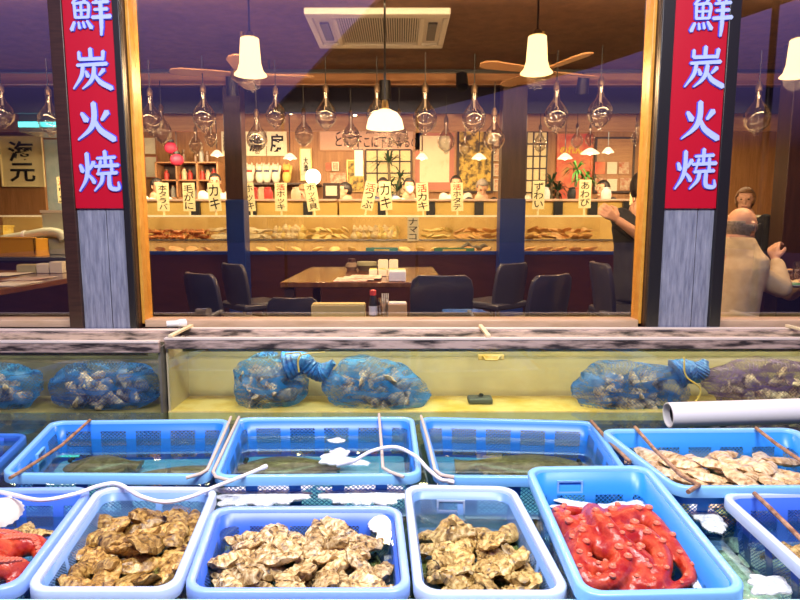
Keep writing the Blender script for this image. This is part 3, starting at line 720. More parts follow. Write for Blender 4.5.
# ------------------------------------------------------------------ hoses and the white pipe
m_hose = mat('white_hose', (.85, .80, .80), .35)
def hose(label, pts, r=.0065):
    P = [onz(x, y, d) for x, y, d in pts]; t = thing('hose', P[0], label, 'hose'); MB().tube(smooth_path(P), r, 8).build('tubing', m_hose, t)
    MB().tube([P[-1], P[-1] + (P[-1] - P[-2]).normalized() * .02], r * 1.35, 8).build('hose_end', m_hose, t)
hose('thin white hose looping along the back rims of the pale rimmed basket', [(-40, 486, .83), (5, 493, .83), (40, 500, .82), (75, 494, .82), (98, 486, .825), (118, 484, .83), (140, 496, .825), (165, 502, .825), (190, 497, .83), (212, 488, .835), (238, 478, .845), (262, 468, .85)])
hose('thin white hose arching over the froth basket down to the narrow basket', [(338, 466, .915), (352, 462, .85), (372, 451, .82), (395, 447, .81), (415, 456, .82), (428, 469, .835), (440, 479, .85), (448, 481, .86)])
p = at(668, 415, 2.58); q = at(800, 411, 2.58); dirn = (q - p).normalized(); rr = 12.5 * ppm(p)
t = thing('drain_pipe', p, 'thick white plastic pipe with open end lying above the clam basket', 'pipe'); end = p + dirn * 1.6
Mp = Matrix.Translation(p) @ dirn.to_track_quat('Z', 'Y').to_matrix().to_4x4()
MB().lathe([(rr, 0), (rr, 1.6), (rr - .006, 1.6), (rr - .006, 0), (rr, 0)], 28, M=Mp).build('pipe_wall', m_white, t, ang=60)
MB().lathe([(rr - .007, .03), (rr - .007, .036), (.001, .036), (.001, .03)], 24, M=Mp).build('pipe_plug', m_blackp, t)

for k in (.25, .85): o = p + dirn * k; MB().box(o.x - .012, o.x + .012, 2.58, 2.965, o.z - rr - .012, o.z - rr).build('pipe_bracket', m_blackp, t)
# ------------------------------------------------------------------ net bags of shells
m_net = netmat('blue_net', (.035, .30, 1.0), .36); m_netd = netmat('dark_net', (.03, .20, .80), .36); m_netp = netmat('purple_net', (.18, .11, .40), .34)
m_nett = mat('net_twist', (.03, .25, .85), .4, col2=(.01, .08, .5), ns=60, bump=.6)
def net_bag(label, x0, x1, y0, y1, Y, m, sh, nsh, tie=None, seed=0, rope=None, shlab=''):
    drop = sh
    p = at((x0 + x1) / 2, (y0 + y1) / 2, Y); rx = (x1 - x0) / 2 * ppm(p); rz = (y1 - y0) / 2 * ppm(p); ry = .105
    t = thing('net_bag', (p.x, p.y, p.z - rz), label, 'net bag', 'net bags in the live tanks'); mb = MB(); nu, nv = 40, 24
    mb.ell((0, 0, 0), (1, 1, 1), nu, nv); uv = {}; out = []
    for i, v in enumerate(mb.v):
        n = 1 + .16 * noise.noise(V((v.x * 1.4 + seed, v.y * 1.4, v.z * 1.4))) + .07 * noise.noise(V((v.x * 5, v.y * 5 + seed, v.z * 5))); sq = 1.05
        e = lambda a: math.copysign(abs(a) ** .9, a)
        crease = .03 * math.sin(12 * math.atan2(v.z, v.x) + seed) * (abs(v.x) ** 2)
        out.append(V((p.x + e(v.x) * rx * n * .98, p.y + max(min(e(v.y) * ry * n, ry * 1.02), -ry * 1.02), p.z + max(min((e(v.z) + crease) * rz * n * .97, rz * 1.05) - (drop * rz * max(v.x + .2, 0) * (v.z + 1) / 2), -rz))))
        uv[i] = ((v.x * rx + v.y * .4 * ry), v.z * rz)
    mb.v = out; mb.build('net', m, t, uv=uv)
    if tie:
        P = smooth_path([at(x, y, Y - .03) for x, y in tie], 8); k = MB(); n_ = len(P)
        rr_ = [.062 * (1 - f) ** 1.6 + .016 + .026 * math.exp(-((f - .72) / .16) ** 2) for f in [i / (n_ - 1) for i in range(n_)]]
        k.tube(P, [r_ * (1 + .12 * (i % 2)) for i, r_ in enumerate(rr_)], 9)
        k.build('twisted_neck', m_nett, t)
    if rope:
        r_ = MB(); r_.tube(smooth_path([at(x, y, Y - .115) for x, y in rope]), .0045, 6); r_.build('tie_cord', m_yel, t)
    for i in range(int(nsh * 1.7)):
        a, b, c = [rnd.uniform(-1, 1) for _ in range(3)]; L = max(1, math.sqrt(a * a + b * b + c * c)); k = .70
        shell('shell', 'bagsh', rmat((p.x + a / L * rx * k, p.y + b / L * ry * .55 - .015, p.z - rz * .12 + c / L * rz * .62), 80, rnd.uniform(.7, .95)), 'brown and white shell inside the ' + shlab, 'shellfish', 'shells in the ' + shlab)
net_bag('bright blue net bag with yellow tie beside the cream tank divider', 231, 308, 353, 412, 3.09, m_net, 0, 12, [(286, 366), (302, 362), (314, 371), (322, 371), (334, 362)], 1, [(285, 354), (300, 353), (298, 362), (299, 372), (300, 356), (325, 352)], 'bright blue net bag')
net_bag('bulging blue net bag next to the bag with the yellow tie', 326, 430, 353, 415, 3.09, m_net, .55, 16, None, 5, None, 'bulging blue net bag')
net_bag('long blue net bag behind the white pipe end', 571, 688, 359, 416, 3.09, m_netd, 0, 16, [(676, 374), (686, 370), (694, 376), (701, 368), (706, 360)], 9, [(684, 357), (686, 376), (700, 388), (697, 400), (688, 404)], 'long blue net bag')
net_bag('purple net bag above the white pipe', 704, 830, 357, 409, 3.09, m_netp, 0, 14, None, 13, None, 'purple net bag')
net_bag('dark blue net bag against the end of the dark tank', 50, 161, 359, 413, 3.06, m_netd, 0, 14, None, 17, None, 'dark blue net bag')
net_bag('blue net bag at the far end of the dark tank', -60, 44, 360, 412, 3.06, m_net, 0, 12, None, 21, None, 'far end net bag')
# ================================================================== the restaurant behind the windows
IF = CZ - 1.12; CH = CZ + 1.6; YBK = 10.6
m_floor = mat('floor_wood', (.05, .022, .010), .35, col2=(.09, .04, .02), ns=5, stretch=(8, 1, 1))
m_ceil = mat('ceiling_plaster', (.085, .036, .018), .8, col2=(.14, .062, .03), ns=9, bump=.8)
m_wood = mat('warm_wood_wall', (.34, .15, .05), .5, col2=(.45, .21, .075), ns=4, stretch=(9, 9, .6))
m_woodd = mat('wood_orange', (.42, .19, .08), .45, col2=(.52, .26, .11), ns=4, stretch=(.6, 6, 8))
m_navy = mat('navy_bulkhead', (.014, .014, .04), .6)
m_post = mat('post_brown', (.035, .014, .011), .4, col2=(.06, .024, .016), ns=5, stretch=(6, 6, .5))
m_bluew = mat('blue_wrap', (.008, .03, .17), .35)
m_paper = mat('washi_paper', (.90, .76, .42), .7)
m_whitep = mat('white_paper', (.88, .80, .62), .7)
m_ink = mat('black_ink', (.012, .010, .010), .6)
m_redink = mat('red_ink', (.65, .03, .03), .6)
m_yell = mat('yellow_panel', (.66, .44, .11), .5)
m_steel = mat('steel', (.55, .53, .48), .25, metal=.9)
struct(MB().box(-7.3, 7.3, YW + WT, YBK, IF - .1, IF).build('floor', m_floor))
struct(MB().box(-6, 6, -3, YW, -.1, 0).build('floor_outside', mat('wet_concrete', (.025, .025, .028), .4, col2=(.05, .05, .05), ns=5)))
g = sgroup('roof_outside', (0, -3, CZ + 2.6)); aw = MB(); ZA = CZ + 2.6
aw.prism([(-.1, -.3), (4.8, -.3), (3.2, -3.8), (.5, -7.8), (-3.0, -7.8)], ZA, ZA + .06); aw.build('awning_cloth', m_dbrown, g)
for x, y in ((4.4, -.6), (.4, -7.4), (-2.7, -7.4)): MB().tube([(x, y, 0), (x, y, ZA)], .04, 10).build('awning_post', m_blackp, g)
struct(MB().box(-20, 20, -40, -3, -.1, 0).build('floor_street', mat('dark_asphalt', (.02, .02, .022), .8, col2=(.03, .03, .03), ns=8)))
struct(MB().box(-7.3, 7.3, YW + WT, YBK, CH, CH + .1).build('ceiling', m_ceil))
struct(MB().box(-7.3, 7.3, YBK, YBK + .1, IF, CH).build('wall_back', m_wood))
struct(MB().box(-7.4, -7.3, YW + WT, YBK, IF, CH).build('wall_left', m_wood))
struct(MB().box(7.3, 7.4, YW + WT, YBK, IF, CH).build('wall_right', m_wood))
def pr(x0, y0, x1, y1, Y):
    a = at((x0 + x1) / 2, y1, Y); b = at((x0 + x1) / 2, y0, Y); l = at(x0, (y0 + y1) / 2, Y); r = at(x1, (y0 + y1) / 2, Y)
    return l.x, r.x, a.z, b.z
def slab(mb, x0, y0, x1, y1, Y, d=.02):
    a, b, c, e = pr(x0, y0, x1, y1, Y); return mb.box(a, b, Y - d, Y, c, e)
zy = lambda y, Y: at(400, y, Y).z
# stepped soffits of the ceiling
struct(MB().box(-7.3, 7.3, 6.6, 6.66, zy(84, 6.6), CH).build('trim_3', m_woodd))
struct(MB().box(-7.3, 7.3, 7.4, 7.46, zy(113, 7.4), CH).build('trim_4', m_navy))
struct(MB().box(-7.3, 7.3, 8.4, 8.45, zy(131, 8.4), CH).build('trim_5', m_woodd))
t = thing('track_rail', (0, 6.2, zy(72, 6.2)), 'black lighting track running across the ceiling in front of the soffit', 'light track')
MB().box(-7, 7, 6.18, 6.22, zy(73, 6.2), zy(73, 6.2) + .03).build('rail', m_blackp, t)
for x in (-4, -1.3, 1.4, 4): MB().tube([(x, 6.2, zy(73, 6.2) + .03), (x, 6.2, CH)], .008, 6).build('hanger', m_blackp, t)
def spotlight(px, py, lab, rx=0):
    p = at(px, py, 6.2); t = thing('track_spotlight', p, lab, 'spotlight', 'black track spotlights')
    MB().lathe([(.001, .09), (.055, .09), (.065, -.09), (.06, -.09), (.05, .05), (.001, .05)], 14, M=Matrix.Translation(p) @ Matrix.Rotation(rx, 4, 'X')).build('can', m_blackp, t)
    MB().tube([p + V((0, 0, .08)), V((p.x, 6.2, zy(73, 6.2)))], .012, 6).build('stem', m_blackp, t)
for px, py, lab, rx in ((232, 86, 'black track spotlight above the narrow gap left of the brown post', .2), (385, 90, 'black track spotlight above the white dome lamp', .1), (462, 80, 'small black track spotlight over the framed pink poster', -.5), (583, 84, 'black track spotlight above the red poster', .3), (95, 85, 'black track spotlight hidden by the first sign column', .2)): spotlight(px, py, lab, rx)
# ceiling air conditioner
m_ac = mat('ac_panel', (.50, .47, .42), .4); m_acd = mat('ac_dark', (.05, .05, .06), .5)
x0, x1 = -.72, .38; y0, y1 = 4.72, 5.62
t = thing('ceiling_air_conditioner', ((x0 + x1) / 2, (y0 + y1) / 2, CH), 'white cassette air conditioner with slatted grille in the ceiling', 'air conditioner')
f = MB(); f.box(x0, x1, y0, y0 + .1, CH - .05, CH).box(x0, x1, y1 - .1, y1, CH - .05, CH).box(x0, x0 + .05, y0 + .1, y1 - .1, CH - .05, CH).box(x1 - .05, x1, y0 + .1, y1 - .1, CH - .05, CH).box(x0 + .19, x0 + .23, y0 + .1, y1 - .1, CH - .05, CH).box(x1 - .23, x1 - .19, y0 + .1, y1 - .1, CH - .05, CH)
f.build('panel', m_ac, t, bevel=.01)
MB().box(x0 + .23, x1 - .23, y0 + .1, y1 - .1, CH - .02, CH).build('grille_back', m_acd, t)
g = MB()
for i in range(34): x = x0 + .24 + i * (x1 - x0 - .48) / 33; g.box(x - .004, x + .004, y0 + .1, y1 - .1, CH - .04, CH - .02)
g.build('grille', m_ac, t)
for xa in (x0 + .05, x1 - .19):
    MB().box(xa, xa + .14, y0 + .1, y1 - .1, CH - .03, CH - .01).build('vent', m_ac, t)
    MB().box(xa + .035, xa + .105, y0 + .25, y1 - .22, CH - .045, CH - .03).build('vent_opening', m_acd, t)
# posts in front of the counter
for i, (a, b, yb) in enumerate(((229, 246, 200), (499, 523, 199))):
    xa, xb = at(a, 225, 6.8).x, at(b, 225, 6.8).x; g = sgroup('trim_%d' % (6 + i), ((xa + xb) / 2, 6.8, IF)); zb = zy(yb, 6.8)
    MB().box(xa, xb, 6.72, 6.92, zb, CH).build('post', m_post, g, bevel=.006); MB().box(xa - .005, xb + .005, 6.71, 6.93, IF, zb).build('blue_wrap', m_bluew, g, bevel=.004)
g = sgroup('trim_8', (0, 0, 0)); xa, xb = at(782, 150, 5.6).x, at(800, 150, 5.6).x
MB().box(xa, xb + .1, 5.5, 5.7, IF, CH).build('post', m_post, g, bevel=.006)
# ------------------------------------------------------------------ lamps
m_tulip = glow('lamp_glow', (1, .66, .24), 2.7); m_tulipc = glow('lamp_core', (1, .82, .5), 14); m_domeg = glow('dome_glow', (1, .72, .34), 2.6); m_brass = mat('brass', (.35, .22, .08), .3, metal=.9)
m_bowl = glow('enamel_lit', (1, .72, .36), 2.2)
def tulip(px, py, lab):
    p = at(px, py, 4.0); t = thing('pendant_lamp', p, lab, 'lamp', 'glowing tulip pendants'); k = .025 / .12
    MB().lathe([(.040, .105), (.058, .098), (.063, .03), (.068, -.05), (.082, -.098), (.102, -.12), (.104, -.125), (.098, -.122), (.076, -.095), (.062, -.05), (.057, .03), (.04, .09)], 24, p).build('lamp_shade', m_tulip, t)
    MB().lathe([(.001, .14), (.02, .14), (.03, .115), (.055, .105), (.001, .105)], 16, p).build('socket', m_brass, t)
    MB().tube([p + V((0, 0, .13)), V((p.x, p.y, CH))], .006, 6).build('cord', m_blackp, t)
    b = MB(); b.ell(p + V((0, 0, -.01)), (.036, .036, .055)).build('bulb', m_tulipc, t)
tulip(250, 55, 'glowing tulip pendant hanging before the brown post'); tulip(537, 53, 'glowing tulip pendant over the right end of the seafood counter'); tulip(799, 56, 'glowing tulip pendant at the edge above the woman by the dark post')
p = at(385, 122, 4.4); t = thing('dome_lamp', p, 'white glowing dome pendant on a long cord over the dining table', 'lamp')
MB().lathe([(.001, .085), (.04, .085), (.09, .062), (.12, .02), (.132, -.03), (.134, -.045), (.126, -.045), (.115, .01), (.08, .05), (.001, .07)], 28, p).build('lamp_shade', m_domeg, t)
MB().lathe([(.001, .15), (.02, .15), (.028, .10), (.045, .085), (.001, .085)], 16, p).build('socket', m_brass, t)
MB().tube([p + V((0, 0, .14)), V((p.x, p.y, CH))], .007, 6).build('cord', m_blackp, t)
for i, (px, py, Y, w, wh) in enumerate(((217, 154, 8.3, 13, 'beside the shelf of jars'), (290, 157, 8.3, 14, 'in front of the lucky cats'), (422, 157, 8.3, 13, 'over the masked cook'), (479, 157, 8.3, 15, 'over the grey haired cook'), (565, 157, 8.3, 15, 'in front of the red poster'), (590, 152, 8.0, 19, 'brightest and largest, beside the red poster'), (608, 151, 8.5, 12, 'in front of the photo board'))):
    p = at(px, py, Y); r = w / 2 * ppm(p); t = thing('bowl_lamp', p, 'small white lit bowl shade lamp hanging ' + wh, 'lamp', 'small bowl lamps over the kitchen')
    MB().lathe([(.02, .05), (.03, .045), (r * .6, .022), (r, -.02), (r * .97, -.024), (r * .55, .014), (.02, .035)], 18, p).build('lamp_shade', m_bowl, t); MB().tube([p + V((0, 0, .07)), V((p.x, Y, CH))], .006, 6).build('cord', m_blackp, t)
    e = MB(); e.ell(p + V((0, 0, -.005)), (.03, .03, .035), 10, 6).build('bulb', m_tulipc, t)
p = at(313, 177, 8.35); t = thing('globe_lamp', V((p.x, p.y, zy(199, 8.2))), 'round glowing white globe lamp standing on the kitchen ledge', 'lamp'); e = MB(); e.ell(p, (.105, .105, .105), 20, 14).build('globe', glow('globe_glow', (1, .85, .62), 7), t); zq = zy(199, 8.2) - p.z + .001; MB().lathe([(.001, zq), (.06, zq), (.06, zq + .02), (.02, zq + .03), (.025, -.1), (.001, -.1)], 14, p).build('base', m_brass, t)
a = pr(355, 151, 363, 176, 9.6); t = thing('paper_lantern', ((a[0] + a[1]) / 2, 9.55, a[2]), 'tall box paper lantern glowing beside the shoji screen', 'lantern'); MB().box(a[0], a[1], 9.5, 9.62, a[2], a[3]).build('paper_box', m_bowl, t); MB().box(a[0] - .01, a[1] + .01, 9.49, 9.63, a[3], a[3] + .02).build('cap', m_post, t); MB().tube([V(((a[0] + a[1]) / 2, 9.55, a[3])), V(((a[0] + a[1]) / 2, 9.55, CH))], .006, 6).build('cord', m_blackp, t)
m_rdot = glow('reflection_dot_glow', (1, .75, .4), 10)
for i, (px, py) in enumerate(((227, 113), (291, 113), (355, 115), (451, 112), (484, 113))):  # glowing dots added where the beam shows small reflections
    p = at(px, py, 8.3); t = thing('reflection_dot', p, 'tiny glowing dot for a reflection on the orange beam, %s in its row' % ORD[i], 'lamp', 'tiny reflection dots on the beam')
    e = MB(); e.ell(p, (.026, .026, .02), 10, 6).build('lens', m_rdot, t); MB().lathe([(.028, .0), (.034, .02), (.034, .05), (.001, .05)], 10, p).build('can', m_blackp, t); MB().tube([p + V((0, 0, .05)), V((p.x, p.y, CH))], .005, 6).build('stem', m_blackp, t)
# ------------------------------------------------------------------ ceiling fans
m_blade = mat('fan_blade', (.50, .26, .12), .4)
def fan(px, py, lab, a0):
    p = at(px, py, 5.3); t = thing('ceiling_fan', p, lab, 'ceiling fan')
    MB().lathe([(.001, .06), (.07, .06), (.10, .03), (.10, -.04), (.06, -.07), (.001, -.07)], 20, p).build('motor', m_brass, t); MB().tube([p + V((0, 0, .05)), V((p.x, p.y, CH))], .015, 8).build('rod', m_brass, t)
    for k in range(4):
        Mx = Matrix.Translation(p) @ Matrix.Rotation(a0 + k * math.pi / 2, 4, 'Z') @ Matrix.Rotation(R(9), 4, 'X')
        MB().prism([(.09, -.03), (.2, -.055), (.5, -.075), (.58, -.05), (.60, 0), (.58, .05), (.5, .075), (.2, .055), (.09, .03)], -.006, .006, Mx).build('blade', m_blade, t, bevel=.002)
fan(243, 74, 'wooden ceiling fan partly behind the lit tulip lamp by the brown post', .15); fan(542, 71, 'wooden ceiling fan partly behind the lit tulip lamp on the counter end', .4)
# ------------------------------------------------------------------ glass fishing bulbs
m_bulb = glass('bulb_glass', (.95, .94, .92), .07, 1, .45, gcol=(1, .97, .92)); m_capb = mat('bulb_cap', (.22, .15, .10), .35, metal=.7); m_fil = mat('bulb_stem', (.75, .62, .5), .3)
def bulb_proto():
    t = thing('fishing_bulb', (0, 0, 0), 'x', 'light bulb')
    MB().lathe([(.022, .26), (.024, .17), (.035, .135), (.075, .075), (.098, .02), (.102, -.03), (.090, -.085), (.055, -.13), (.028, -.15), (.020, -.165), (.022, -.18), (.001, -.187)], 22).build('glass_bulb', m_bulb, t)
    MB().lathe([(.001, .33), (.014, .33), (.018, .31), (.026, .30), (.027, .24), (.022, .235), (.001, .235)], 14).build('cap', m_capb, t)
    f = MB(); f.tube([(0, 0, .24), (0, 0, .09)], .010, 8); f.build('inner_stem', m_fil, t)
    MB().lathe([(.001, .09), (.020, .085), (.024, .03), (.022, -.05), (.001, -.06)], 12).build('arc_tube', m_bulb, t)
    MB().tube([(0, 0, .32), (0, 0, .62)], .005, 6).build('cord', m_blackp, t)
    return Proto(t)
BP = bulb_proto()
bulbs = [(151, 89, 137, 'over the counter beside the golden window frame'), (162, 105, 146, 'overlapping the bulb next to the golden frame'), (204, 85, 134, 'above the shelf of jars'), (196, 127, 156, 'small, low in front of the shelf of jars'), (211, 121, 149, 'behind the big bulb above the jar shelf'), (257, 110, 155, 'in front of the calligraphy panels'), (276, 87, 131, 'large, above the calligraphy panels'), (304, 109, 149, 'above the hanging scroll'), (326, 85, 132, 'between the air conditioner corner and hanging scroll'), (351, 111, 150, 'in front of the lettered wooden board'), (377, 85, 132, 'half behind the white dome lamp'), (399, 110, 149, 'small, under the dome lamp'), (425, 84, 137, 'large, above the pink framed poster'), (446, 117, 155, 'across the edge of the pink framed poster'), (465, 132, 157, 'smallest, before the yellow painting'), (474, 85, 137, 'large, above the yellow painting'), (494, 109, 155, 'close by the purple topped post'), (540, 125, 154, 'small, before the second shoji screen'), (556, 82, 135, 'large, above the red poster'), (577, 124, 150, 'small, in front of the red poster'), (590, 125, 147, 'low behind the two large bulbs at the red poster'), (600, 78, 132, 'largest, above the photo board'), (636, 124, 146, 'small, low beside the bright window jamb'), (645, 95, 135, 'half hidden by the bright window jamb'), (757, 83, 137, 'alone above the woman in the side window'), (3, 85, 130, 'cut by the picture edge above the cream poster'), (50, 88, 138, 'above the cream poster, next to the column')]
for px, ty, by, wh in bulbs:
    h = by - ty; Y = min(max(5.2 * 50 / h, 5.0), 7.6); Y = 5.25 if h > 42 else 6.0
    m_ = at(px, ty + h * .62, Y); s = h * ppm(m_) / .52 * .98
    o = BP.put(TRS(m_, rnd.uniform(0, 6), 0, 0, (s * 1.2, s * 1.2, s)), 'clear glass fishing bulb, ' + wh, 'glass bulbs hung in the restaurant')
# ------------------------------------------------------------------ seafood counter
m_cfront = mat('counter_front', (.035, .009, .004), .3, col2=(.055, .015, .007), ns=4, stretch=(1, 1, 6)); m_bin = glass('counter_glass', (.98, .97, .93), .04, .5, .2); m_ice = mat('counter_tray', (.50, .33, .11), .4, col2=(.62, .45, .18), ns=14)
z0, z1, z2 = zy(252, 7.0), zy(241, 7.02), zy(217, 7.3)
t = thing('seafood_counter', (0, 7.4, IF), 'long lit glass seafood counter with dark red front and blue edge', 'display counter')
MB().box(-5.2, 5.2, 7.03, 7.95, IF, z0 - .03).build('cabinet', m_cfront, t); MB().box(-5.2, 5.2, 7.0, 7.03, IF + .06, z0 - .03).build('front_panel', m_cfront, t)
MB().box(-5.2, 5.2, 6.985, 7.03, z0 - .03, z0 + .01).build('blue_edge', m_bluew, t, bevel=.003)
MB().box(-5.2, 5.2, 7.03, 7.95, z0 - .03, z0 - .005).build('lower_tray', m_ice, t)
MB().box(-5.2, 5.2, 7.005, 7.013, z0 + .01, z1).build('lower_glass', m_bin, t)
MB().box(-5.2, 5.2, 7.28, 7.95, z0 - .005, z1).build('upper_tray', m_ice, t)
MB().box(-5.2, 5.2, 7.285, 7.293, z1, z2).build('upper_glass', m_bin, t); MB().box(-5.2, 5.2, 7.27, 7.31, z2, z2 + .022).build('glass_rail', m_whitep, t)
MB().box(-5.2, 5.2, 7.92, 7.95, z1, z2 + .02).build('back_board', mat('counter_back', (.66, .46, .17), .5, col2=(.52, .33, .11), ns=3), t); MB().box(-5.2, 5.2, 7.27, 7.292, z1 - .004, z1 + .014).build('tray_lip', m_steel, t)
for px in (150, 214, 248, 271, 307, 350, 400, 452, 500, 524, 594): 
    x = at(px, 228, 7.5).x; MB().box(x - .004, x + .004, 7.295, 7.9, z1, z2).build('divider', m_bin, t)
# seafood lying in the bins
m_crab = mat('crab_shell', (.62, .16, .04), .35, col2=(.80, .36, .12), ns=20, bump=.3); m_ws = mat('white_shell', (.85, .74, .5), .4, col2=(.7, .5, .25), ns=25, bump=.2); m_ys = mat('yellow_shell', (.82, .58, .16), .35, col2=(.9, .75, .35), ns=18, bump=.3); m_os = mat('orange_shell', (.70, .33, .10), .35, col2=(.8, .5, .2), ns=18, bump=.3)
def crab_proto():
    t = thing('crab', (0, 0, 0), 'x', 'crab'); e = MB(); e.ell((0, 0, .03), (.09, .07, .035), 16, 8).build('carapace', m_crab, t)
    for sg in (-1, 1):
        for k in range(4):
            a = R(-50 + 32 * k); d = V((sg * math.cos(a), math.sin(a), 0)); MB().tube([d * .07 + V((0, 0, .03)), d * .14 + V((0, 0, .075)), d * .21 + V((0, 0, .0))], [.012, .010, .004], 6).build('leg', m_crab, t)
        c = MB(); c.tube([(sg * .06, -.05, .03), (sg * .11, -.11, .04), (sg * .06, -.16, .04)], [.014, .016, .02], 8).tube([(sg * .06, -.15, .04), (sg * .02, -.20, .04)], [.02, .004], 6).build('claw', m_crab, t)
    return Proto(t)
CP = crab_proto()
for i, (px, py) in enumerate(((152, 232), (164, 235), (172, 230), (183, 234), (193, 229), (204, 234), (200, 226), (158, 226), (178, 226))):
    p = at(px, py, 7.40 + .05 * (i % 3)); p.z = z1 + .01 + (.06 if py < 230 else 0); CP.put(TRS(p, rnd.uniform(-.5, .5), 0, 0, .8), 'orange crab piled in the counter next to the golden frame, %s of the pile' % ORD[i], 'crabs piled in the counter')
def spiral_proto(nm, m, seed):
    r = MB(); r.lathe([(.001, .07), (.012, .06), (.018, .048), (.016, .046), (.03, .03), (.036, .02), (.033, .016), (.045, 0), (.04, -.02), (.02, -.035), (.001, -.038)], 14); o = r.build(nm, m); d = o.data; bpy.data.objects.remove(o); return d
SP = [spiral_proto('sea_snail', m_ys, 1), spiral_proto('sea_snail', m_ws, 2)]
for k_, (mm, L, W) in {'cw': (m_ws, .13, .12), 'cy': (m_ys, .12, .10), 'co': (m_os, .16, .10)}.items(): protos(k_, mm, 3, L=L, W=W, T=.035, rough=.5, tail=.08)
bins = [(215, 244, 5, 'cw', 'clam', 'yellowish shell', 'bin past the crabs'), (249, 270, 4, 'cw', 'scallop', 'pale round shell', 'bin beside the blue post'), (273, 305, 7, 'snail', 'sea_snail', 'yellow sea snail', 'bin under the second card after the blue post'), (309, 348, 7, 'cy', 'clam', 'yellow clam', 'bin below the globe lamp'), (352, 398, 9, 'snail', 'sea_snail', 'yellow whelk', 'bin below the leaning card'), (424, 450, 6, 'cy', 'clam', 'yellow clam', 'bin past the grey hanging card'), (455, 497, 6, 'co', 'clam', 'brown clam', 'bin in front of the second blue post'), (528, 590, 11, 'co', 'abalone', 'orange abalone', 'end bin under the abalone cards')]
for a, b, n, key, nm, what, where in bins:
    for row in range(2):
        for i in range(n):
            px = a + (b - a) * (i + .5 + .3 * (row - .5)) / n; p = at(px, 232, 7.36 + .16 * row + rnd.uniform(-.02, .03)); p.z = z1 + .035 + row * .07 + rnd.uniform(0, .02)
            lb = '%s, %s along %s row, %s' % (what, ORD[i], 'front' if row == 0 else 'back', where); g = what + ' in the ' + where
            M_ = TRS(p, rnd.uniform(0, 6), R(rnd.uniform(-35, 35)), R(rnd.uniform(-30, 30)), rnd.uniform(.95, 1.3))
            if key == 'snail': o = bpy.data.objects.new(nm, rnd.choice(SP)); COL.objects.link(o); o.matrix_world = M_; tag(o, lb, 'shellfish', g)
            else: shell(nm, key, M_, lb, 'shellfish', g)
for i, px in enumerate((160, 176, 192, 206, 262, 280, 296, 318, 335, 352, 405, 420, 436, 452, 470, 486, 530, 545, 560, 575, 590)):  # shells repeated here to mimic the mirror image of the bins above
    p = at(px, 246, 7.13); p.z = z0 + .03; shell('shell', 'co' if px < 210 or px > 455 else 'cy', TRS(p, rnd.uniform(0, 6), .3, .2, 1.2), 'shell copy for the mirror image in the lower counter tray, %s%s from its crab end' % ('' if i < 16 else 'sixteen and ', ORD[i % 16]), 'shellfish', 'shells in the lower counter tray')
m_teal = mat('teal_tray', (.03, .22, .24), .4); m_tgreen = mat('green_tray', (.06, .22, .10), .4)
for px0, px1, m_, lb in ((366, 398, m_teal, 'teal plastic tray in the lower counter under the grey card'), (434, 474, m_tgreen, 'green plastic tray in the lower counter before the brown clams')):
    a = at(px0, 249, 7.1).x; b = at(px1, 249, 7.1).x; t = thing('plastic_tray', ((a + b) / 2, 7.12, z0), lb, 'tray'); MB().box(a, b, 7.05, 7.20, z0 - .003, z0 + .006).build('tray_base', m_, t)
    e = MB(); e.box(a, b, 7.05, 7.058, z0, z0 + .045).box(a, b, 7.192, 7.20, z0, z0 + .045).box(a, a + .008, 7.05, 7.2, z0, z0 + .045).box(b - .008, b, 7.05, 7.2, z0, z0 + .045).build('tray_rim', m_, t); MB().box(a + .1, b - .1, 7.046, 7.05, z0 + .012, z0 + .03).build('tray_label', m_yel, t)
m_sc = mat('sea_cucumber', (.08, .07, .03), .3, col2=(.16, .12, .05), ns=30, bump=.6)
for i, px in enumerate((476, 484, 468)):
    p = at(px, 245, 7.15); t = thing('sea_cucumber', (p.x, 7.15, z0), 'dark sea cucumber in the lower counter by the blue post, %s of three' % ORD[i], 'sea cucumber', 'dark sea cucumbers'); e = MB(); e.tube([(p.x - .08, 7.15 + i * .02, z0 + .03), (p.x, 7.14 + i * .02, z0 + .05 + .02 * i), (p.x + .09, 7.16 + i * .02, z0 + .025)], [.02, .03, .012], 10); e.build('body', m_sc, t)
    MB().tube([(p.x + .08, 7.16 + i * .02, z0 + .03), (p.x + .1, 7.16, z0 + .05)], [.008, .002], 6).build('feeler', m_sc, t)
# name cards on sticks
def card(px, py, txt, lab, red='', w=12, h=28, tilt=0, Y=7.29, m_=m_paper, stick=True, inkred=False):
    p = at(px, py, Y); s = ppm(p); W, H = w * s, h * s; t = thing('name_card', (p.x, Y, p.z - H / 2), lab, 'sign', 'handwritten name cards on the counter')
    Mx = Matrix.Translation(p) @ Matrix.Rotation(R(tilt), 4, 'Y')
    MB().box(-W / 2, W / 2, -.004, .004, -H / 2, H / 2, Mx).build('card', m_, t)
    if stick: MB().box(-.012, .012, .004, .012, -H / 2 - max(.02, p.z - H / 2 - z2 - .01), -H / 2 + .05, Mx).build('stick', m_paper, t)
    n = len(txt) + len(red); top = H * .92; u = top / n
    if red: text('\n'.join(red), W * .8, u * len(red) * .92, m_redink, t, Mx @ Matrix.Translation((0, -.006, top / 2 - u * len(red) / 2)), bold=.008)
    text('\n'.join(txt), W * .8, u * len(txt) * .95, m_redink if inkred else m_ink, t, Mx @ Matrix.Translation((0, -.006, -top / 2 + u * len(txt) / 2)), bold=.008)
card(163, 197, '本タラバ', 'pale name card over the crabs nearest the golden frame'); card(189, 197, '毛がに', 'pale name card reading hairy crab, second over the crabs'); card(214.5, 197, 'カキ', 'pale two character name card beside the brown post', tilt=-3)
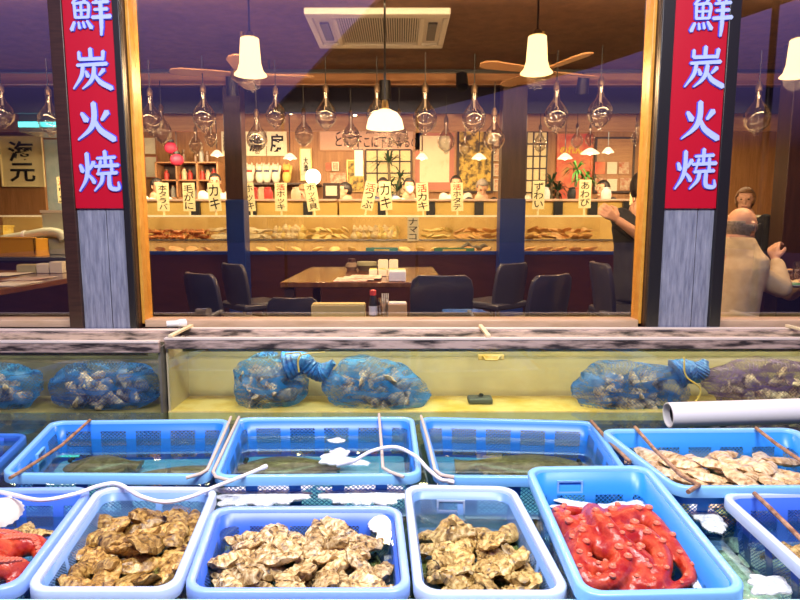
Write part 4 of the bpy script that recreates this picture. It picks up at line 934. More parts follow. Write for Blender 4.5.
card(250, 197, 'ホッキ', 'pale name card just past the blue post', w=9, tilt=-4); card(281, 197, 'ホッキ', 'name card with red top in front of the lucky cats', red='活'); card(312, 197, 'ホッキ貝', 'name card standing before the glowing globe', tilt=-8); card(369, 196, 'つぶ', 'leaning name card with red top beside the tall plant', red='活', tilt=12); card(385.5, 196, 'カキ', 'pale oyster name card in front of the tall plant', tilt=-4)
card(422.5, 197, 'カキ', 'oyster name card with red top under the pink framed poster', red='活', tilt=-3); card(457, 197, 'ホタテ', 'scallop name card with red top beside the grey haired cook', red='活', tilt=-2)
card(538.5, 195, 'ずわい', 'pale name card before the dark bushy plant'); card(585, 194, 'あわび', 'pale abalone name card below the small green tree'); card(636, 192, 'すし', 'name card with red writing beside the bright window jamb', w=12, h=26, inkred=True)
card(413, 229, 'ナマコ', 'grey card hanging on the counter glass in the middle', w=11, h=24, Y=7.26, m_=mat('grey_card', (.42, .36, .24), .7), stick=False); card(63, 190, 'ウニ', 'name card with red top between the column and the cream poster', red='活', w=11, h=26)
# ------------------------------------------------------------------ kitchen ledge behind
zl = zy(199, 8.2)
for a, b, lb in ((150, 338, 'yellow fronted kitchen ledge behind the crabs and snails'), (340, 502, 'yellow fronted kitchen ledge with pinkish top where the cooks stand'), (524, 640, 'pale kitchen ledge behind the abalone bin')):
    xa, xb = at(a, 205, 8.3).x, at(b, 205, 8.3).x; t = thing('kitchen_ledge', ((xa + xb) / 2, 8.3, IF), lb, 'counter'); MB().box(xa, xb, 8.2, 8.5, IF, zl - .03).build('ledge_body', m_yell, t); MB().box(xa, xb, 8.16, 8.54, zl - .03, zl).build('ledge_top', mat('ledge_top', (.70, .48, .36), .4), t, bevel=.004)
    for k in range(3): x = xa + (xb - xa) * (k + .8) / 3.4; MB().box(x, x + .12, 8.15, 8.2, zl - .3, zl - .04).build('ledge_opening', m_blackp, t)
# ------------------------------------------------------------------ things on and along the back wall
YK = 10.57
def frame(x0, y0, x1, y1, lab, fm, pm, cat='picture', b=2, Y=YK, mat2=None, name='framed_picture', txt=None, tm=None, tw=.7, th=.7):
    a = pr(x0, y0, x1, y1, Y); s = b * (a[1] - a[0]) / (x1 - x0); t = thing(name, ((a[0] + a[1]) / 2, Y, a[2]), lab, cat)
    f = MB(); f.box(a[0], a[1], Y - .03, Y, a[2], a[2] + s).box(a[0], a[1], Y - .03, Y, a[3] - s, a[3]).box(a[0], a[0] + s, Y - .03, Y, a[2] + s, a[3] - s).box(a[1] - s, a[1], Y - .03, Y, a[2] + s, a[3] - s).build('frame', fm, t)
    MB().box(a[0] + s, a[1] - s, Y - .012, Y, a[2] + s, a[3] - s).build('picture_sheet', pm, t)
    if mat2:
        k = .22 * (a[1] - a[0]); MB().box(a[0] + s + k * .5, a[1] - s - k * .5, Y - .016, Y - .012, a[2] + s + k * .8, a[3] - s - k * .3).build('inner_sheet', mat2, t)
    if txt: text(txt, (a[1] - a[0]) * tw, (a[3] - a[2]) * th, tm or m_ink, t, Matrix.Translation(((a[0] + a[1]) / 2, Y - .02, (a[2] + a[3]) / 2)), bold=.02)
    return t
m_pink = mat('pink_mat', (.55, .20, .14), .6); m_goldp = mat('gold_painting', (.10, .06, .015), .5, col2=(.72, .46, .08), ns=9, lo=.42, hi=.58); m_redp = mat('red_poster', (.62, .05, .03), .5, col2=(.80, .25, .10), ns=4); m_photo = mat('food_photo', (.75, .62, .42), .5, col2=(.50, .12, .05), ns=12)
frame(246, 130, 266, 156, 'white calligraphy panel behind a glass bulb, beside its twin', m_whitep, m_whitep, txt='漁', b=1); frame(267, 130, 287, 156, 'white calligraphy panel with one bold character above the lucky cats', m_whitep, m_whitep, txt='房', b=1)
frame(222, 130, 230, 156, 'narrow white calligraphy strip beside the brown post', m_whitep, m_whitep, txt='海\n鮮', b=1)
frame(300, 148, 312, 181, 'hanging paper scroll above the globe lamp', m_brass, m_whitep, txt='大\n漁', b=1, tw=.4, th=.6, name='hanging_scroll')
t = frame(319, 119, 423, 151, 'wide pinkish wooden board lettered in black above the shoji', m_woodd, mat('pink_board', (.66, .38, .27), .5), b=1, name='lettered_board', cat='sign')
for tx, a in (('うまい\nとに下', (335, 124, 362, 147)), ('魚とメニュー', (366, 124, 416, 134)), ('こに下あるるの', (364, 137, 418, 148))):
    q = pr(*a, YK); text(tx, q[1] - q[0], q[3] - q[2], m_ink, t, Matrix.Translation(((q[0] + q[1]) / 2, YK - .02, (q[2] + q[3]) / 2)), bold=.01)
frame(413, 131, 456, 192, 'large poster in a pink mat with pale printed fish', m_woodd, m_pink, mat2=mat('pale_print', (.86, .74, .52), .6, col2=(.78, .55, .35), ns=5, lo=.55, hi=.75)); frame(457, 129, 493, 193, 'gold and black painting of flowers above the grey haired cook', m_post, m_goldp, b=2)
for i, y in enumerate((140, 155, 170, 185)): frame(493.5, y - 6, 499.5, y + 6, 'little food photo beside the purple topped post, %s from the top' % ORD[i], m_whitep, m_photo, b=.6, name='food_photo')
t = frame(556, 134, 592, 200, 'tall red festival poster with yellow writing behind the green tree', m_redp, m_redp, name='poster', cat='poster'); q = pr(560, 146, 582, 154, YK); text('のれん', q[1] - q[0], q[3] - q[2], mat('yellow_ink', (.9, .65, .05), .5), t, Matrix.Translation(((q[0] + q[1]) / 2, YK - .02, (q[2] + q[3]) / 2)), bold=.03)
t = frame(594, 137, 634, 193, 'brown board with rows of food photos by the window jamb', m_post, m_woodd, name='photo_board', cat='board')
for i, (x, y, m_) in enumerate(((600, 168, m_redp), (612, 168, m_whitep), (624, 168, m_photo), (600, 184, m_photo), (612, 185, m_whitep), (625, 184, m_photo))): q = pr(x - 5, y - 6, x + 5, y + 6, YK - .03); MB().box(q[0], q[1], YK - .035, YK - .03, q[2], q[3]).build('photo', m_, t)
for i, (x0, y0, x1, y1, lb) in enumerate(((326, 163, 331, 171, 'tiny red notice on the planks'), (332, 162, 339, 171, 'tiny printed notice beside the red notice'), (330, 173, 346, 186, 'row of small photos on the plank wall'), (347, 160, 364, 192, 'gold framed dark picture beside the paper lantern'), (144, 137, 157, 155, 'framed paper with a seal by the golden frame'), (145, 156, 158, 178, 'maroon framed paper by the golden frame'), (14, 187, 33, 208, 'small framed writing under the cream poster'))):
    frame(x0, y0, x1, y1, lb, (m_redp, m_whitep, m_photo, m_brass, m_woodd, m_pink, m_post)[i], (m_redp, m_photo, m_photo, m_goldp, m_whitep, m_whitep, m_whitep)[i], b=1, name='wall_picture', txt=('', '', '', '', '', '', '心')[i] or None)
frame(1, 136, 44, 187, 'large cream calligraphy poster in the side window', m_paper, m_paper, b=1, name='poster', cat='poster', txt='海\n元', tw=.6, th=.8, Y=9.0)
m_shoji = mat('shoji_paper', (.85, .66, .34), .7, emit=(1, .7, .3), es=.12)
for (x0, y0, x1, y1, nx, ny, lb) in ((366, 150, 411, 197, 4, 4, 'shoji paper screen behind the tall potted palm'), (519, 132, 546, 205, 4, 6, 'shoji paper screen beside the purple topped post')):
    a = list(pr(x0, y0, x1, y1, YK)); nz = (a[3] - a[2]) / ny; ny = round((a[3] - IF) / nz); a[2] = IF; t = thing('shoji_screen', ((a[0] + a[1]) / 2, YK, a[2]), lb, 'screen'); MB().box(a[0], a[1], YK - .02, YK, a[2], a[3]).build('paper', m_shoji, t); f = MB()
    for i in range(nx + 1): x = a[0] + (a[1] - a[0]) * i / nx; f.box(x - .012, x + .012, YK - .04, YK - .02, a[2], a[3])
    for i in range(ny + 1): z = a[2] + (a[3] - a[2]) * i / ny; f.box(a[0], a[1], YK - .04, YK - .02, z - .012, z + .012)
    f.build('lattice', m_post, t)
# plants
m_leaf = mat('palm_leaf', (.02, .05, .02), .5); m_leafg = mat('green_leaf', (.05, .20, .03), .5); m_pot = mat('dark_pot', (.05, .03, .02), .5); m_trunk = mat('trunk_bark', (.20, .14, .08), .8)
def plant(px, py0, py1, Y, lab, m_, heads, n=26, L=.42):
    b = at(px, py1, Y); zb0 = b.z; b.z = IF; t = thing('potted_palm', (b.x, Y, b.z), lab, 'plant'); tr = MB(); lf = MB()
    zt = at(px, py0, Y).z
    MB().lathe([(.001, 0), (.12, 0), (.16, .22), (.14, .22), (.13, .18), (.001, .18)], 18, b).build('pot', m_pot, t)
    for dx, fy in heads:
        z = zb0 + (zt - zb0) * fy; tr.tube([b + V((0, 0, .18)), V((b.x + dx * .5, Y, (b.z + z) / 2)), V((b.x + dx, Y, z))], .022, 8)
        for k in range(n):
            a = k * 2.4; e = rnd.uniform(-.5, 1.1); d = V((math.cos(a) * math.cos(e), math.sin(a) * math.cos(e) * .6, math.sin(e))); o = V((b.x + dx, Y, z)); s = V((-math.sin(a), math.cos(a), 0)) * .018; l = L * rnd.uniform(.6, 1)
            p1, p2 = o + d * l * .55, o + d * l + V((0, 0, -.35 * l))
            lf.add([o - s * .4, o + s * .4, p1 + s, p1 - s, p2], [(0, 1, 2, 3), (3, 2, 4)])
    tr.build('trunk', m_trunk, t); lf.build('foliage', m_leaf if not m_ else m_, t, smooth=False)
plant(396, 155, 207, 9.95, 'tall dark potted palm in front of the shoji screen', m_leaf, ((-.12, .85), (.06, .55), (.02, .3)))
plant(572, 160, 207, 8.9, 'dark green bushy tree in front of the red poster', m_leafg, ((.05, .8), (.18, .6)), 24, .32); plant(551, 172, 207, 9.8, 'dark bushy potted palm behind the pale name card', m_leaf, ((0, .7), (-.08, .4), (.1, .45)), 30, .36)
# shelf of lucky cats
def shelf_board(x0, x1, y, Y, lab):
    a = at(x0, y, Y); b = at(x1, y, Y); t = thing('wall_shelf', ((a.x + b.x) / 2, Y, a.z), lab, 'shelf'); MB().box(a.x, b.x, Y - .2, YBK - .001, a.z - .03, a.z).build('board', m_post, t); MB().box(a.x + .1, a.x + .13, Y, YBK - .001, a.z - .15, a.z - .03).build('bracket', m_post, t); MB().box(b.x - .13, b.x - .1, Y, YBK - .001, a.z - .15, a.z - .03).build('bracket', m_post, t); return a.z
zs = shelf_board(244, 320, 183.5, 10.3, 'dark wall shelf carrying the lucky cat figures')
m_cat = mat('cat_white', (.80, .72, .58), .4); m_caty = mat('cat_yellow', (.75, .50, .12), .4); m_bib = mat('bib_blue', (.05, .08, .25), .5); m_catr = mat('cat_red', (.6, .05, .04), .5)
for i, (px, m_, bib, lb) in enumerate(((250, m_cat, m_catr, 'white cat figurine beside the brown post on the dark shelf'), (260, m_cat, m_bib, 'white cat figurine with dark blue bib'), (267, m_cat, m_bib, 'white cat figurine next to the one with dark blue bib'), (276, m_cat, m_bib, 'small grey bibbed cat figurine third along the shelf'), (287, m_caty, m_catr, 'yellow cat figurine at the end of the shelf'))):
    b = at(px, 183, 10.25); b.z = zs; t = thing('cat_figurine', b, lb, 'figurine', 'cat figurines'); e = MB(); e.ell(b + V((0, 0, .11)), (.075, .065, .115)).ell(b + V((0, 0, .255)), (.07, .06, .06)).cap(b + V((.06, -.03, .15)), b + V((.085, -.04, .27)), .022, .024).build('body', m_, t)
    for sg in (-1, 1): MB().lathe([(.024, 0), (.001, .05)], 8, b + V((sg * .04, 0, .295))).build('ear', m_, t)
    MB().lathe([(.055, .185), (.075, .2), (.06, .212)], 16, b).build('bib', bib, t)
# jar shelf unit on the left
a = pr(158, 162, 219, 215, 9.9); t = thing('shelf_unit', ((a[0] + a[1]) / 2, 9.9, IF), 'dark wooden shelf unit holding jars and boxes behind the crabs', 'shelf'); zc = [a[2] + (a[3] - a[2]) * k / 3 for k in range(4)]
MB().box(a[0], a[1], 10.18, 10.2, IF, a[3]).build('back_panel', m_post, t)
for k in range(4): MB().box(a[0], a[1], 9.85, 10.18, zc[k] - .02, zc[k]).build('shelf_board', m_woodd, t)
for k in range(4): x = a[0] + (a[1] - a[0]) * k / 3; MB().box(x - .015, x + .015, 9.85, 10.18, IF, a[3]).build('upright', m_woodd, t)
jm = [mat('jar_%s' % n, c, .3) for n, c in (('cream', (.7, .55, .35)), ('brown', (.18, .08, .03)), ('red', (.5, .05, .04)), ('grey', (.35, .33, .3)))]
n_ = 0
for k in range(1, 4):
    for i in range(9):
        if (i + k) % 4 == 3: continue
        x = a[0] + .08 + (a[1] - a[0] - .12) * i / 9 + .04; h = rnd.uniform(.12, .2); m_ = jm[(i * 2 + k) % 4]; lb = 'jar, %s along the %s board of the dark shelf unit' % (ORD[i], ('lower', 'middle', 'top')[k - 1])
        t = thing('storage_jar', (x, 9.98, zc[k]), lb, 'jar', 'jars on the dark shelf unit'); MB().lathe([(.001, 0), (.04, 0), (.042, h * .75), (.025, h * .85), (.025, h)], 12, (x, 9.98, zc[k])).build('jar_body', m_, t); MB().lathe([(.03, h), (.03, h + .02), (.001, h + .02)], 12, (x, 9.98, zc[k])).build('lid', jm[1], t)
for i, (px, py) in enumerate(((171, 148), (177, 160))): p = at(px, py, 9.5 - .25 * i); t = thing('red_lantern', p, 'red paper lantern above the jar shelf, %s of the pair' % ('upper' if not i else 'lower'), 'lantern', 'red lanterns'); e = MB(); e.ell(p, (.10, .10, .09), 16, 10).build('paper', mat('lantern_red', (.55, .03, .08), .6), t); MB().lathe([(.05, .09), (.05, .12), (.001, .12)], 12, p).build('cap', m_blackp, t); MB().tube([p + V((0, 0, .1)), V((p.x, p.y, CH))], .005, 6).build('cord', m_blackp, t)
a = pr(323, 183, 340, 200, 8.35); t = thing('menu_stand', ((a[0] + a[1]) / 2, 8.35, zl), 'grey framed menu stand on the kitchen ledge next to the globe lamp', 'menu'); MB().box(a[0], a[1], 8.33, 8.37, zl, a[3]).build('stand', m_post, t, bevel=.004); MB().box(a[0] + .04, a[1] - .04, 8.32, 8.33, zl + .05, a[3] - .04).build('menu_sheet', m_whitep, t)
for i, (px, m_, lb) in enumerate(((238 + 30, m_catr, 'red jar on the ledge behind the red topped card'), (296, jm[0], 'cream jar on the ledge beside the globe lamp'), (262, jm[0], 'cream tub on the ledge next to the red jar'), (255, jm[2], 'dark red tub on the ledge by the blue post'), (545, m_white, 'white tea pot on the pale ledge'), (606, m_white, 'white folded cloth on the pale ledge'), (572, m_blackp, 'black box on the pale ledge behind the abalone card'), (577, m_redp, 'red pot on the pale ledge'))):
    b = at(px, 199, 8.35); b.z = zl; t = thing('ledge_jar', b, lb, 'jar'); MB().lathe([(.001, 0), (.06, 0), (.07, .06), (.06, .12), (.04, .14)], 16, b).build('jar_body', m_, t); MB().lathe([(.045, .14), (.045, .16), (.001, .17)], 14, b).build('lid', m_, t)
# ------------------------------------------------------------------ side kitchen seen in the window beside the first column
m_hood = mat('hood_dark', (.03, .04, .05), .4); m_cyan = glow('cyan_tube', (.10, .9, .85), 3)
a = pr(18, 100, 62, 132, 7.6); t = thing('display_hood', ((a[0] + a[1]) / 2, 7.6, a[2]), 'dark hood with a cyan light strip above the cream poster', 'hood'); MB().box(a[0], a[1], 7.6, 8.1, a[2] + .12, a[3]).build('hood_box', m_hood, t, bevel=.01); MB().box(a[0], a[1], 7.59, 7.62, a[2] + .06, a[2] + .12).build('light_strip', m_cyan, t); MB().box(a[0], a[1], 7.6, 8.1, a[2], a[2] + .06).build('hood_lip', m_steel, t)
for x in (a[0] + .05, a[1] - .05): MB().tube([(x, 7.85, a[3]), (x, 7.85, CH)], .012, 6).build('hanger', m_blackp, t)
zc_ = zy(256, 6.4)
t = thing('side_counter', (-4.2, 6.5, IF), 'dark counter under the orange crate in the side window', 'counter'); MB().box(-5.4, -3.2, 6.2, 6.85, IF, zc_ - .04).build('counter_body', m_cfront, t); MB().box(-5.4, -3.2, 6.17, 6.88, zc_ - .04, zc_).build('counter_top', mat('side_top', (.06, .06, .06), .2), t, bevel=.005)
m_orange = mat('orange_crate', (.80, .36, .03), .4); a = pr(-14, 238, 35, 253, 6.3)
t = thing('orange_crate', ((a[0] + a[1]) / 2, 6.4, zc_), 'orange plastic crate on the dark side counter', 'crate'); MB().box(a[0], a[1], 6.3, 6.55, zc_ + .001, zc_ + .02).build('crate_base', m_orange, t)
f = MB(); h = a[3] - zc_ - .01; f.box(a[0], a[1], 6.3, 6.32, zc_ + .02, zc_ + h).box(a[0], a[1], 6.53, 6.55, zc_ + .02, zc_ + h).box(a[0], a[0] + .02, 6.3, 6.55, zc_ + .02, zc_ + h).box(a[1] - .02, a[1], 6.3, 6.55, zc_ + .02, zc_ + h).box(a[0] - .01, a[1] + .01, 6.29, 6.325, zc_ + h, zc_ + h + .02).build('crate_wall', m_orange, t, bevel=.004)
a = pr(-14, 227, 12, 238, 6.75); t = thing('yellow_box', ((a[0] + a[1]) / 2, 6.7, a[2]), 'yellow box behind the orange crate', 'box'); MB().box(a[0], a[1], 6.6, 6.78, zc_ + .001, a[3]).build('box_body', m_yel, t); MB().box(a[0] - .01, a[1] + .01, 6.59, 6.79, a[3], a[3] + .02).build('lid', m_yel, t)
p = at(0, 240, 6.62); q = at(48, 232, 6.62); t = thing('side_pipe', p, 'greenish white pipe with a bent end over the orange crate', 'pipe'); MB().tube(smooth_path([p, p.lerp(q, .6), q, at(60, 234, 6.62), at(64, 240, 6.62)]), .05, 12).build('pipe_wall', mat('pale_pipe', (.60, .58, .42), .4), t); MB().tube([p.lerp(q, .5), p.lerp(q, .55)], .058, 12).build('collar', m_white, t)
for x in (.25, .6): o = p.lerp(q, x); MB().box(o.x - .02, o.x + .02, 6.6, 6.64, zc_, o.z).build('support', m_blackp, t)
p = at(57, 243, 6.75); t = thing('glass_tank', (p.x, 6.75, zc_), 'pale glass water tank at the end of the side counter', 'tank'); a = pr(46, 213, 68, 240, 6.75); MB().box(a[0], a[1], 6.68, 6.86, zc_ + .001, a[3]).build('tank_glass', mat('milky_glass', (.55, .55, .40), .2), t, bevel=.008); MB().box(a[0] - .01, a[1] + .01, 6.67, 6.87, a[3], a[3] + .03).build('lid', m_whitep, t)
a = pr(44, 140, 66, 180, 9.2); t = thing('tile_panel', ((a[0] + a[1]) / 2, 9.2, a[2]), 'pale blue tiled panel between the cream poster and the column', 'panel'); MB().box(a[0], a[1], 9.15, 9.2, IF, a[3]).build('tile_sheet', mat('pale_tile', (.45, .60, .66), .3, col2=(.62, .72, .74), ns=8), t); MB().box(a[0] - .03, a[0], 9.13, 9.2, IF, a[3]).build('edge_strip', m_steel, t)
a = pr(-14, 136, 44, 225, 9.04); t = thing('side_partition', ((a[0] + a[1]) / 2, 9.1, IF), 'light wooden plank partition behind the cream poster', 'partition'); MB().box(a[0], a[1], 9.04, 9.1, IF, a[3] + .2).build('plank_sheet', m_wood, t); MB().box(a[0], a[1], 9.02, 9.11, a[3] + .2, a[3] + .26).build('top_rail', m_post, t)
# ------------------------------------------------------------------ tables
m_table = mat('table_wood', (.10, .035, .012), .12, col2=(.17, .065, .02), ns=4, stretch=(6, .6, 1)); ZTB = CZ - .42
def table(x0, x1, y0, y1, lab):
    t = thing('dining_table', ((x0 + x1) / 2, (y0 + y1) / 2, IF), lab, 'table'); MB().box(x0, x1, y0, y1, ZTB - .04, ZTB).build('table_top', m_table, t, bevel=.006)
    for x in (x0 + .06, x1 - .06):
        for y in (y0 + .06, y1 - .06): MB().box(x - .035, x + .035, y - .035, y + .035, IF, ZTB - .04).build('leg', m_post, t)
table(-.86, .32, 4.28, 5.8, 'shiny brown dining table in the middle window'); table(-3.75, -2.55, 3.62, 5.4, 'dark dining table with menus under the orange crate'); table(2.86, 3.9, 3.75, 5.5, 'dining table where the bald man in beige sits')
ZLG = CZ - .585
t = thing('window_shelf', (0, 3.62, ZLG), 'low dark shelf along the inside of the middle window', 'shelf'); MB().box(-1.3, 1.25, 3.52, 3.74, ZLG - .03, ZLG).build('shelf_board', m_post, t)
for x in (-1.2, 0, 1.15): MB().box(x - .03, x + .03, 3.54, 3.7, IF, ZLG - .03).build('support', m_post, t)
m_chair = mat('chair_leather', (.035, .033, .045), .28); m_chrome = mat('chair_metal', (.10, .08, .07), .3, metal=.8)
def chair_proto():
    t = thing('dining_chair', (0, 0, 0), 'x', 'chair')   # faces +Y, back at -Y
    rings = []
    for z, yb, wd in ((.40, -.20, .19), (.55, -.215, .205), (.70, -.24, .205), (.76, -.25, .19), (.79, -.255, .15)):
        rings.append([V((wd * s, yb - .05 * s * s * -1 + dy, z)) for s, dy in ((-1, .0), (-.6, .0), (0, .0), (.6, .0), (1, .0), (1, .03), (.6, .035), (0, .035), (-.6, .035), (-1, .03))])
    MB().loft(rings).build('backrest', m_chair, t, bevel=.006)
    MB().box(-.21, .21, -.2, .22, .40, .46).build('seat', m_chair, t, bevel=.02)
    for sx in (-1, 1):
        MB().tube([(sx * .19, .19, .41), (sx * .19, .2, 0)], .016, 8).build('leg', m_chrome, t); MB().tube([(sx * .19, -.19, .41), (sx * .19, -.22, 0)], .016, 8).build('leg', m_chrome, t)
    return Proto(t)
HP = chair_proto()
for x, y, a, lb, s in ((-1.25, 5.1, -48, 'dark leather chair at the counter end of the table, on its crab side', 1), (-1.22, 4.15, -42, 'dark leather chair near the window on the crab side of the table', 1), (.82, 5.15, 42, 'bluish sheen leather chair by the blue post side of the table', 1), (.88, 4.05, 38, 'bluish sheen leather chair near the window by the black shirted person', 1), (.27, 4.03, 0, 'black chair with its broad back to the window glass', 1), (-.69, 3.98, 0, 'low navy stool backrest beside the wooden tissue box', .82), (1.70, 4.5, -90, 'dark chair seen edge on in front of the person in black', 1.05)):
    HP.put(TRS((x, y, IF), R(a), 0, 0, s), lb, 'chairs around the middle table')
# things on the tables
def box_thing(name, px0, y0, px1, y1, Y, z, lab, cat, m_, m2=None, dep=.1):
    a = pr(px0, y0, px1, y1, Y); h = a[3] - a[2]; t = thing(name, ((a[0] + a[1]) / 2, Y, z), lab, cat); MB().box(a[0], a[1], Y, Y + dep, z + .001, z + h).build('box_body', m_, t, bevel=.004)
    MB().box(a[0] + .006, a[1] - .006, Y + .006, Y + dep - .006, z + h, z + h + .006).build('box_top', m2 or m_, t); return t
m_wbox = mat('white_box', (.78, .70, .52), .4); m_wbx2 = mat('bamboo_box', (.55, .42, .15), .4); m_menu = mat('menu_print', (.80, .70, .55), .5, col2=(.55, .25, .18), ns=22)
box_thing('tissue_box', 378, 259, 388, 269, 5.35, ZTB, 'white tissue box at the far end of the shiny table', 'box', m_wbox); box_thing('tissue_box', 389, 259, 398, 269, 5.35, ZTB, 'white tissue box, twin next to the far tissue box', 'box', m_wbox)
for i in range(4): box_thing('seasoning_box', 369 + 9.5 * i, 274, 377 + 9.5 * i, 281, 4.75, ZTB, 'yellow topped seasoning box on the shiny table, %s in the row' % ORD[i], 'box', m_wbox, m_yel, .07)
def lathe_thing(name, px, Y, z, prof, lab, cat, m_, lid=None):
    p = at(px, 280, Y); b = V((p.x, Y, z + .001)); t = thing(name, b, lab, cat); MB().lathe(prof, 18, b).build('body', m_, t)
    if lid: r, h, lm = lid; MB().lathe([(r, h), (r, h + .03), (.001, h + .035)], 16, b).build('lid', lm, t)
lathe_thing('sugar_pot', 352, 5.4, ZTB, [(.001, 0), (.04, 0), (.06, .03), (.05, .06), (.03, .07)], 'small brown lidded pot at the far table corner', 'pot', m_trunk, (.034, .07, m_post)); lathe_thing('serving_dish', 367, 5.4, ZTB, [(.001, .01), (.07, 0), (.1, .04), (.105, .045), (.09, .04), (.001, .02)], 'green serving dish between the brown pot and tissue box', 'dish', mat('dish_green', (.22, .22, .10), .3), (.09, .045, mat('dish_lid', (.30, .30, .16), .4)))
t = thing('menu_pile', (at(355, 285, 4.55).x, 4.55, ZTB), 'printed menu card lying open on the shiny table', 'menu'); x = at(352, 285, 4.5).x
for i in range(3): MB().cbox((x + .05 * i, 4.45 + .06 * i, ZTB + .004 + .005 * i), (.24, .3, .004), ).build('menu_sheet', m_menu, t)
box_thing('wooden_tray', 311, 299, 365, 314, 3.60, ZLG, 'long bamboo box on the window shelf', 'box', m_wbx2, mat('bamboo_top', (.66, .52, .2), .4), .1)
lathe_thing('soy_bottle', 373, 3.62, ZLG, [(.001, 0), (.026, 0), (.026, .10), (.02, .13), (.016, .15)], 'dark soy sauce bottle with a white label on the window shelf', 'bottle', m_blackp, (.02, .15, m_catr))
p = at(373, 280, 3.62); MB().lathe([(.0265, .03), (.0265, .085)], 16, (p.x, 3.62, ZLG + .001)).build('bottle_label', m_white, bpy.data.objects['soy_bottle'])
lathe_thing('tumbler', 383, 3.63, ZLG, [(.001, .004), (.025, 0), (.032, .13), (.030, .13), (.023, .008), (.001, .008)], 'clear glass tumbler of chopsticks beside the soy bottle', 'glass', m_bulb)
for i in range(4): MB().tube([(p.x + .063 + .008 * i, 3.63, ZLG + .01), (p.x + .055 + .012 * i, 3.63, ZLG + .16)], .004, 6).build('chopstick', m_wbox, bpy.data.objects['tumbler'])
box_thing('napkin_box', 388, 297, 407, 313, 3.6, ZLG, 'light wooden napkin box on the window shelf', 'box', mat('napkin_wood', (.55, .33, .14), .5), m_white, .1)
box_thing('napkin_stack', 389, 286, 406, 296, 4.33, ZTB, 'white napkin pack standing behind the wooden napkin box', 'napkins', m_white, m_white, .08)
box_thing('condiment_box', 16, 262, 35, 270, 5.05, ZTB, 'green lidded condiment box on the dark side table', 'box', mat('cond_green', (.40, .38, .2), .4), m_wbx2); box_thing('tissue_box', 36, 261, 48, 270, 5.05, ZTB, 'white tissue box beside the green condiment box', 'box', m_wbox); box_thing('tissue_box', 49, 260, 62, 271, 5.05, ZTB, 'white tissue box nearest the column on the side table', 'box', m_wbox)
for i, (px, y, lb) in enumerate(((12, 284, 'cream menu sheet on the side table by the window'), (30, 279, 'printed menu sheet beside the cream one on the side table'), (6, 275, 'cream menu sheet at the far side of the side table'))): p = onz(px, y, .42); t = thing('menu_sheet', (p.x, p.y, ZTB), lb, 'menu'); MB().cbox((p.x, p.y, ZTB + .003 + .002 * i), (.24, .34, .003)).build('paper_sheet', m_menu if i == 1 else m_whitep, t); MB().cbox((p.x, p.y + .1, ZTB + .005 + .002 * i), (.16, .04, .001)).build('heading_print', m_ink if i == 1 else m_woodd, t)
for i, (px, y, r, lb) in enumerate(((772, 281, .10, 'white plate in front of the bald man'), (795, 287, .12, 'white plate of food at the frame edge by the bald man'), (790, 272, .07, 'small dish beyond the plate of food'))):
    p = onz(px, y, .42); t = thing('plate', (p.x, p.y, ZTB), lb, 'plate'); MB().lathe([(.001, .006), (r * .6, .002), (r, .018), (r, .022), (r * .62, .010), (.001, .010)], 24, (p.x, p.y, ZTB + .001)).build('dish', m_white, t); e = MB(); e.ell((p.x, p.y, ZTB + .016), (r * .4, r * .35, .015), 12, 8).build('food', (m_orange, m_tgreen, m_os)[i], t)
lathe_thing('sauce_bottle', 763, 4.3, ZTB, [(.001, 0), (.028, 0), (.028, .08), (.012, .11), (.012, .13)], 'sauce bottle with yellow cap near the raised hand', 'bottle', m_blackp, (.014, .13, m_yel))
lathe_thing('drink_glass', 797, 4.4, ZTB, [(.001, .004), (.03, 0), (.036, .14), (.033, .14), (.027, .01), (.001, .01)], 'clear drink glass at the frame edge beyond the plates', 'glass', m_bulb)
# ------------------------------------------------------------------ people
m_skin = mat('skin', (.62, .33, .20), .5, col2=(.68, .38, .24), ns=14); m_hairb = mat('hair_black', (.015, .011, .01), .45, col2=(.03, .02, .018), ns=60, bump=.4); m_hairg = mat('hair_grey', (.30, .25, .21), .6, col2=(.16, .125, .10), ns=70, bump=.5); m_hairbr = mat('hair_brown', (.16, .07, .02), .5, col2=(.28, .14, .05), ns=60, bump=.4)
m_eye = mat('eye_dark', (.02, .015, .012), .2); m_lip = mat('lip', (.45, .15, .12), .5); m_mask = mat('face_mask', (.82, .80, .76), .6)
m_beige = mat('beige_jacket', (.58, .43, .22), .8, col2=(.68, .53, .30), ns=16, bump=.4); m_blk = mat('black_cloth', (.010, .010, .014), .8, col2=(.02, .02, .025), ns=20, bump=.4); m_navyc = mat('navy_cloth', (.012, .018, .045), .8); m_whc = mat('white_uniform', (.80, .74, .62), .7, col2=(.72, .65, .52), ns=12, bump=.3); m_blc = mat('blue_shirt', (.05, .07, .16), .7); m_trou = mat('dark_trousers', (.03, .03, .04), .8)
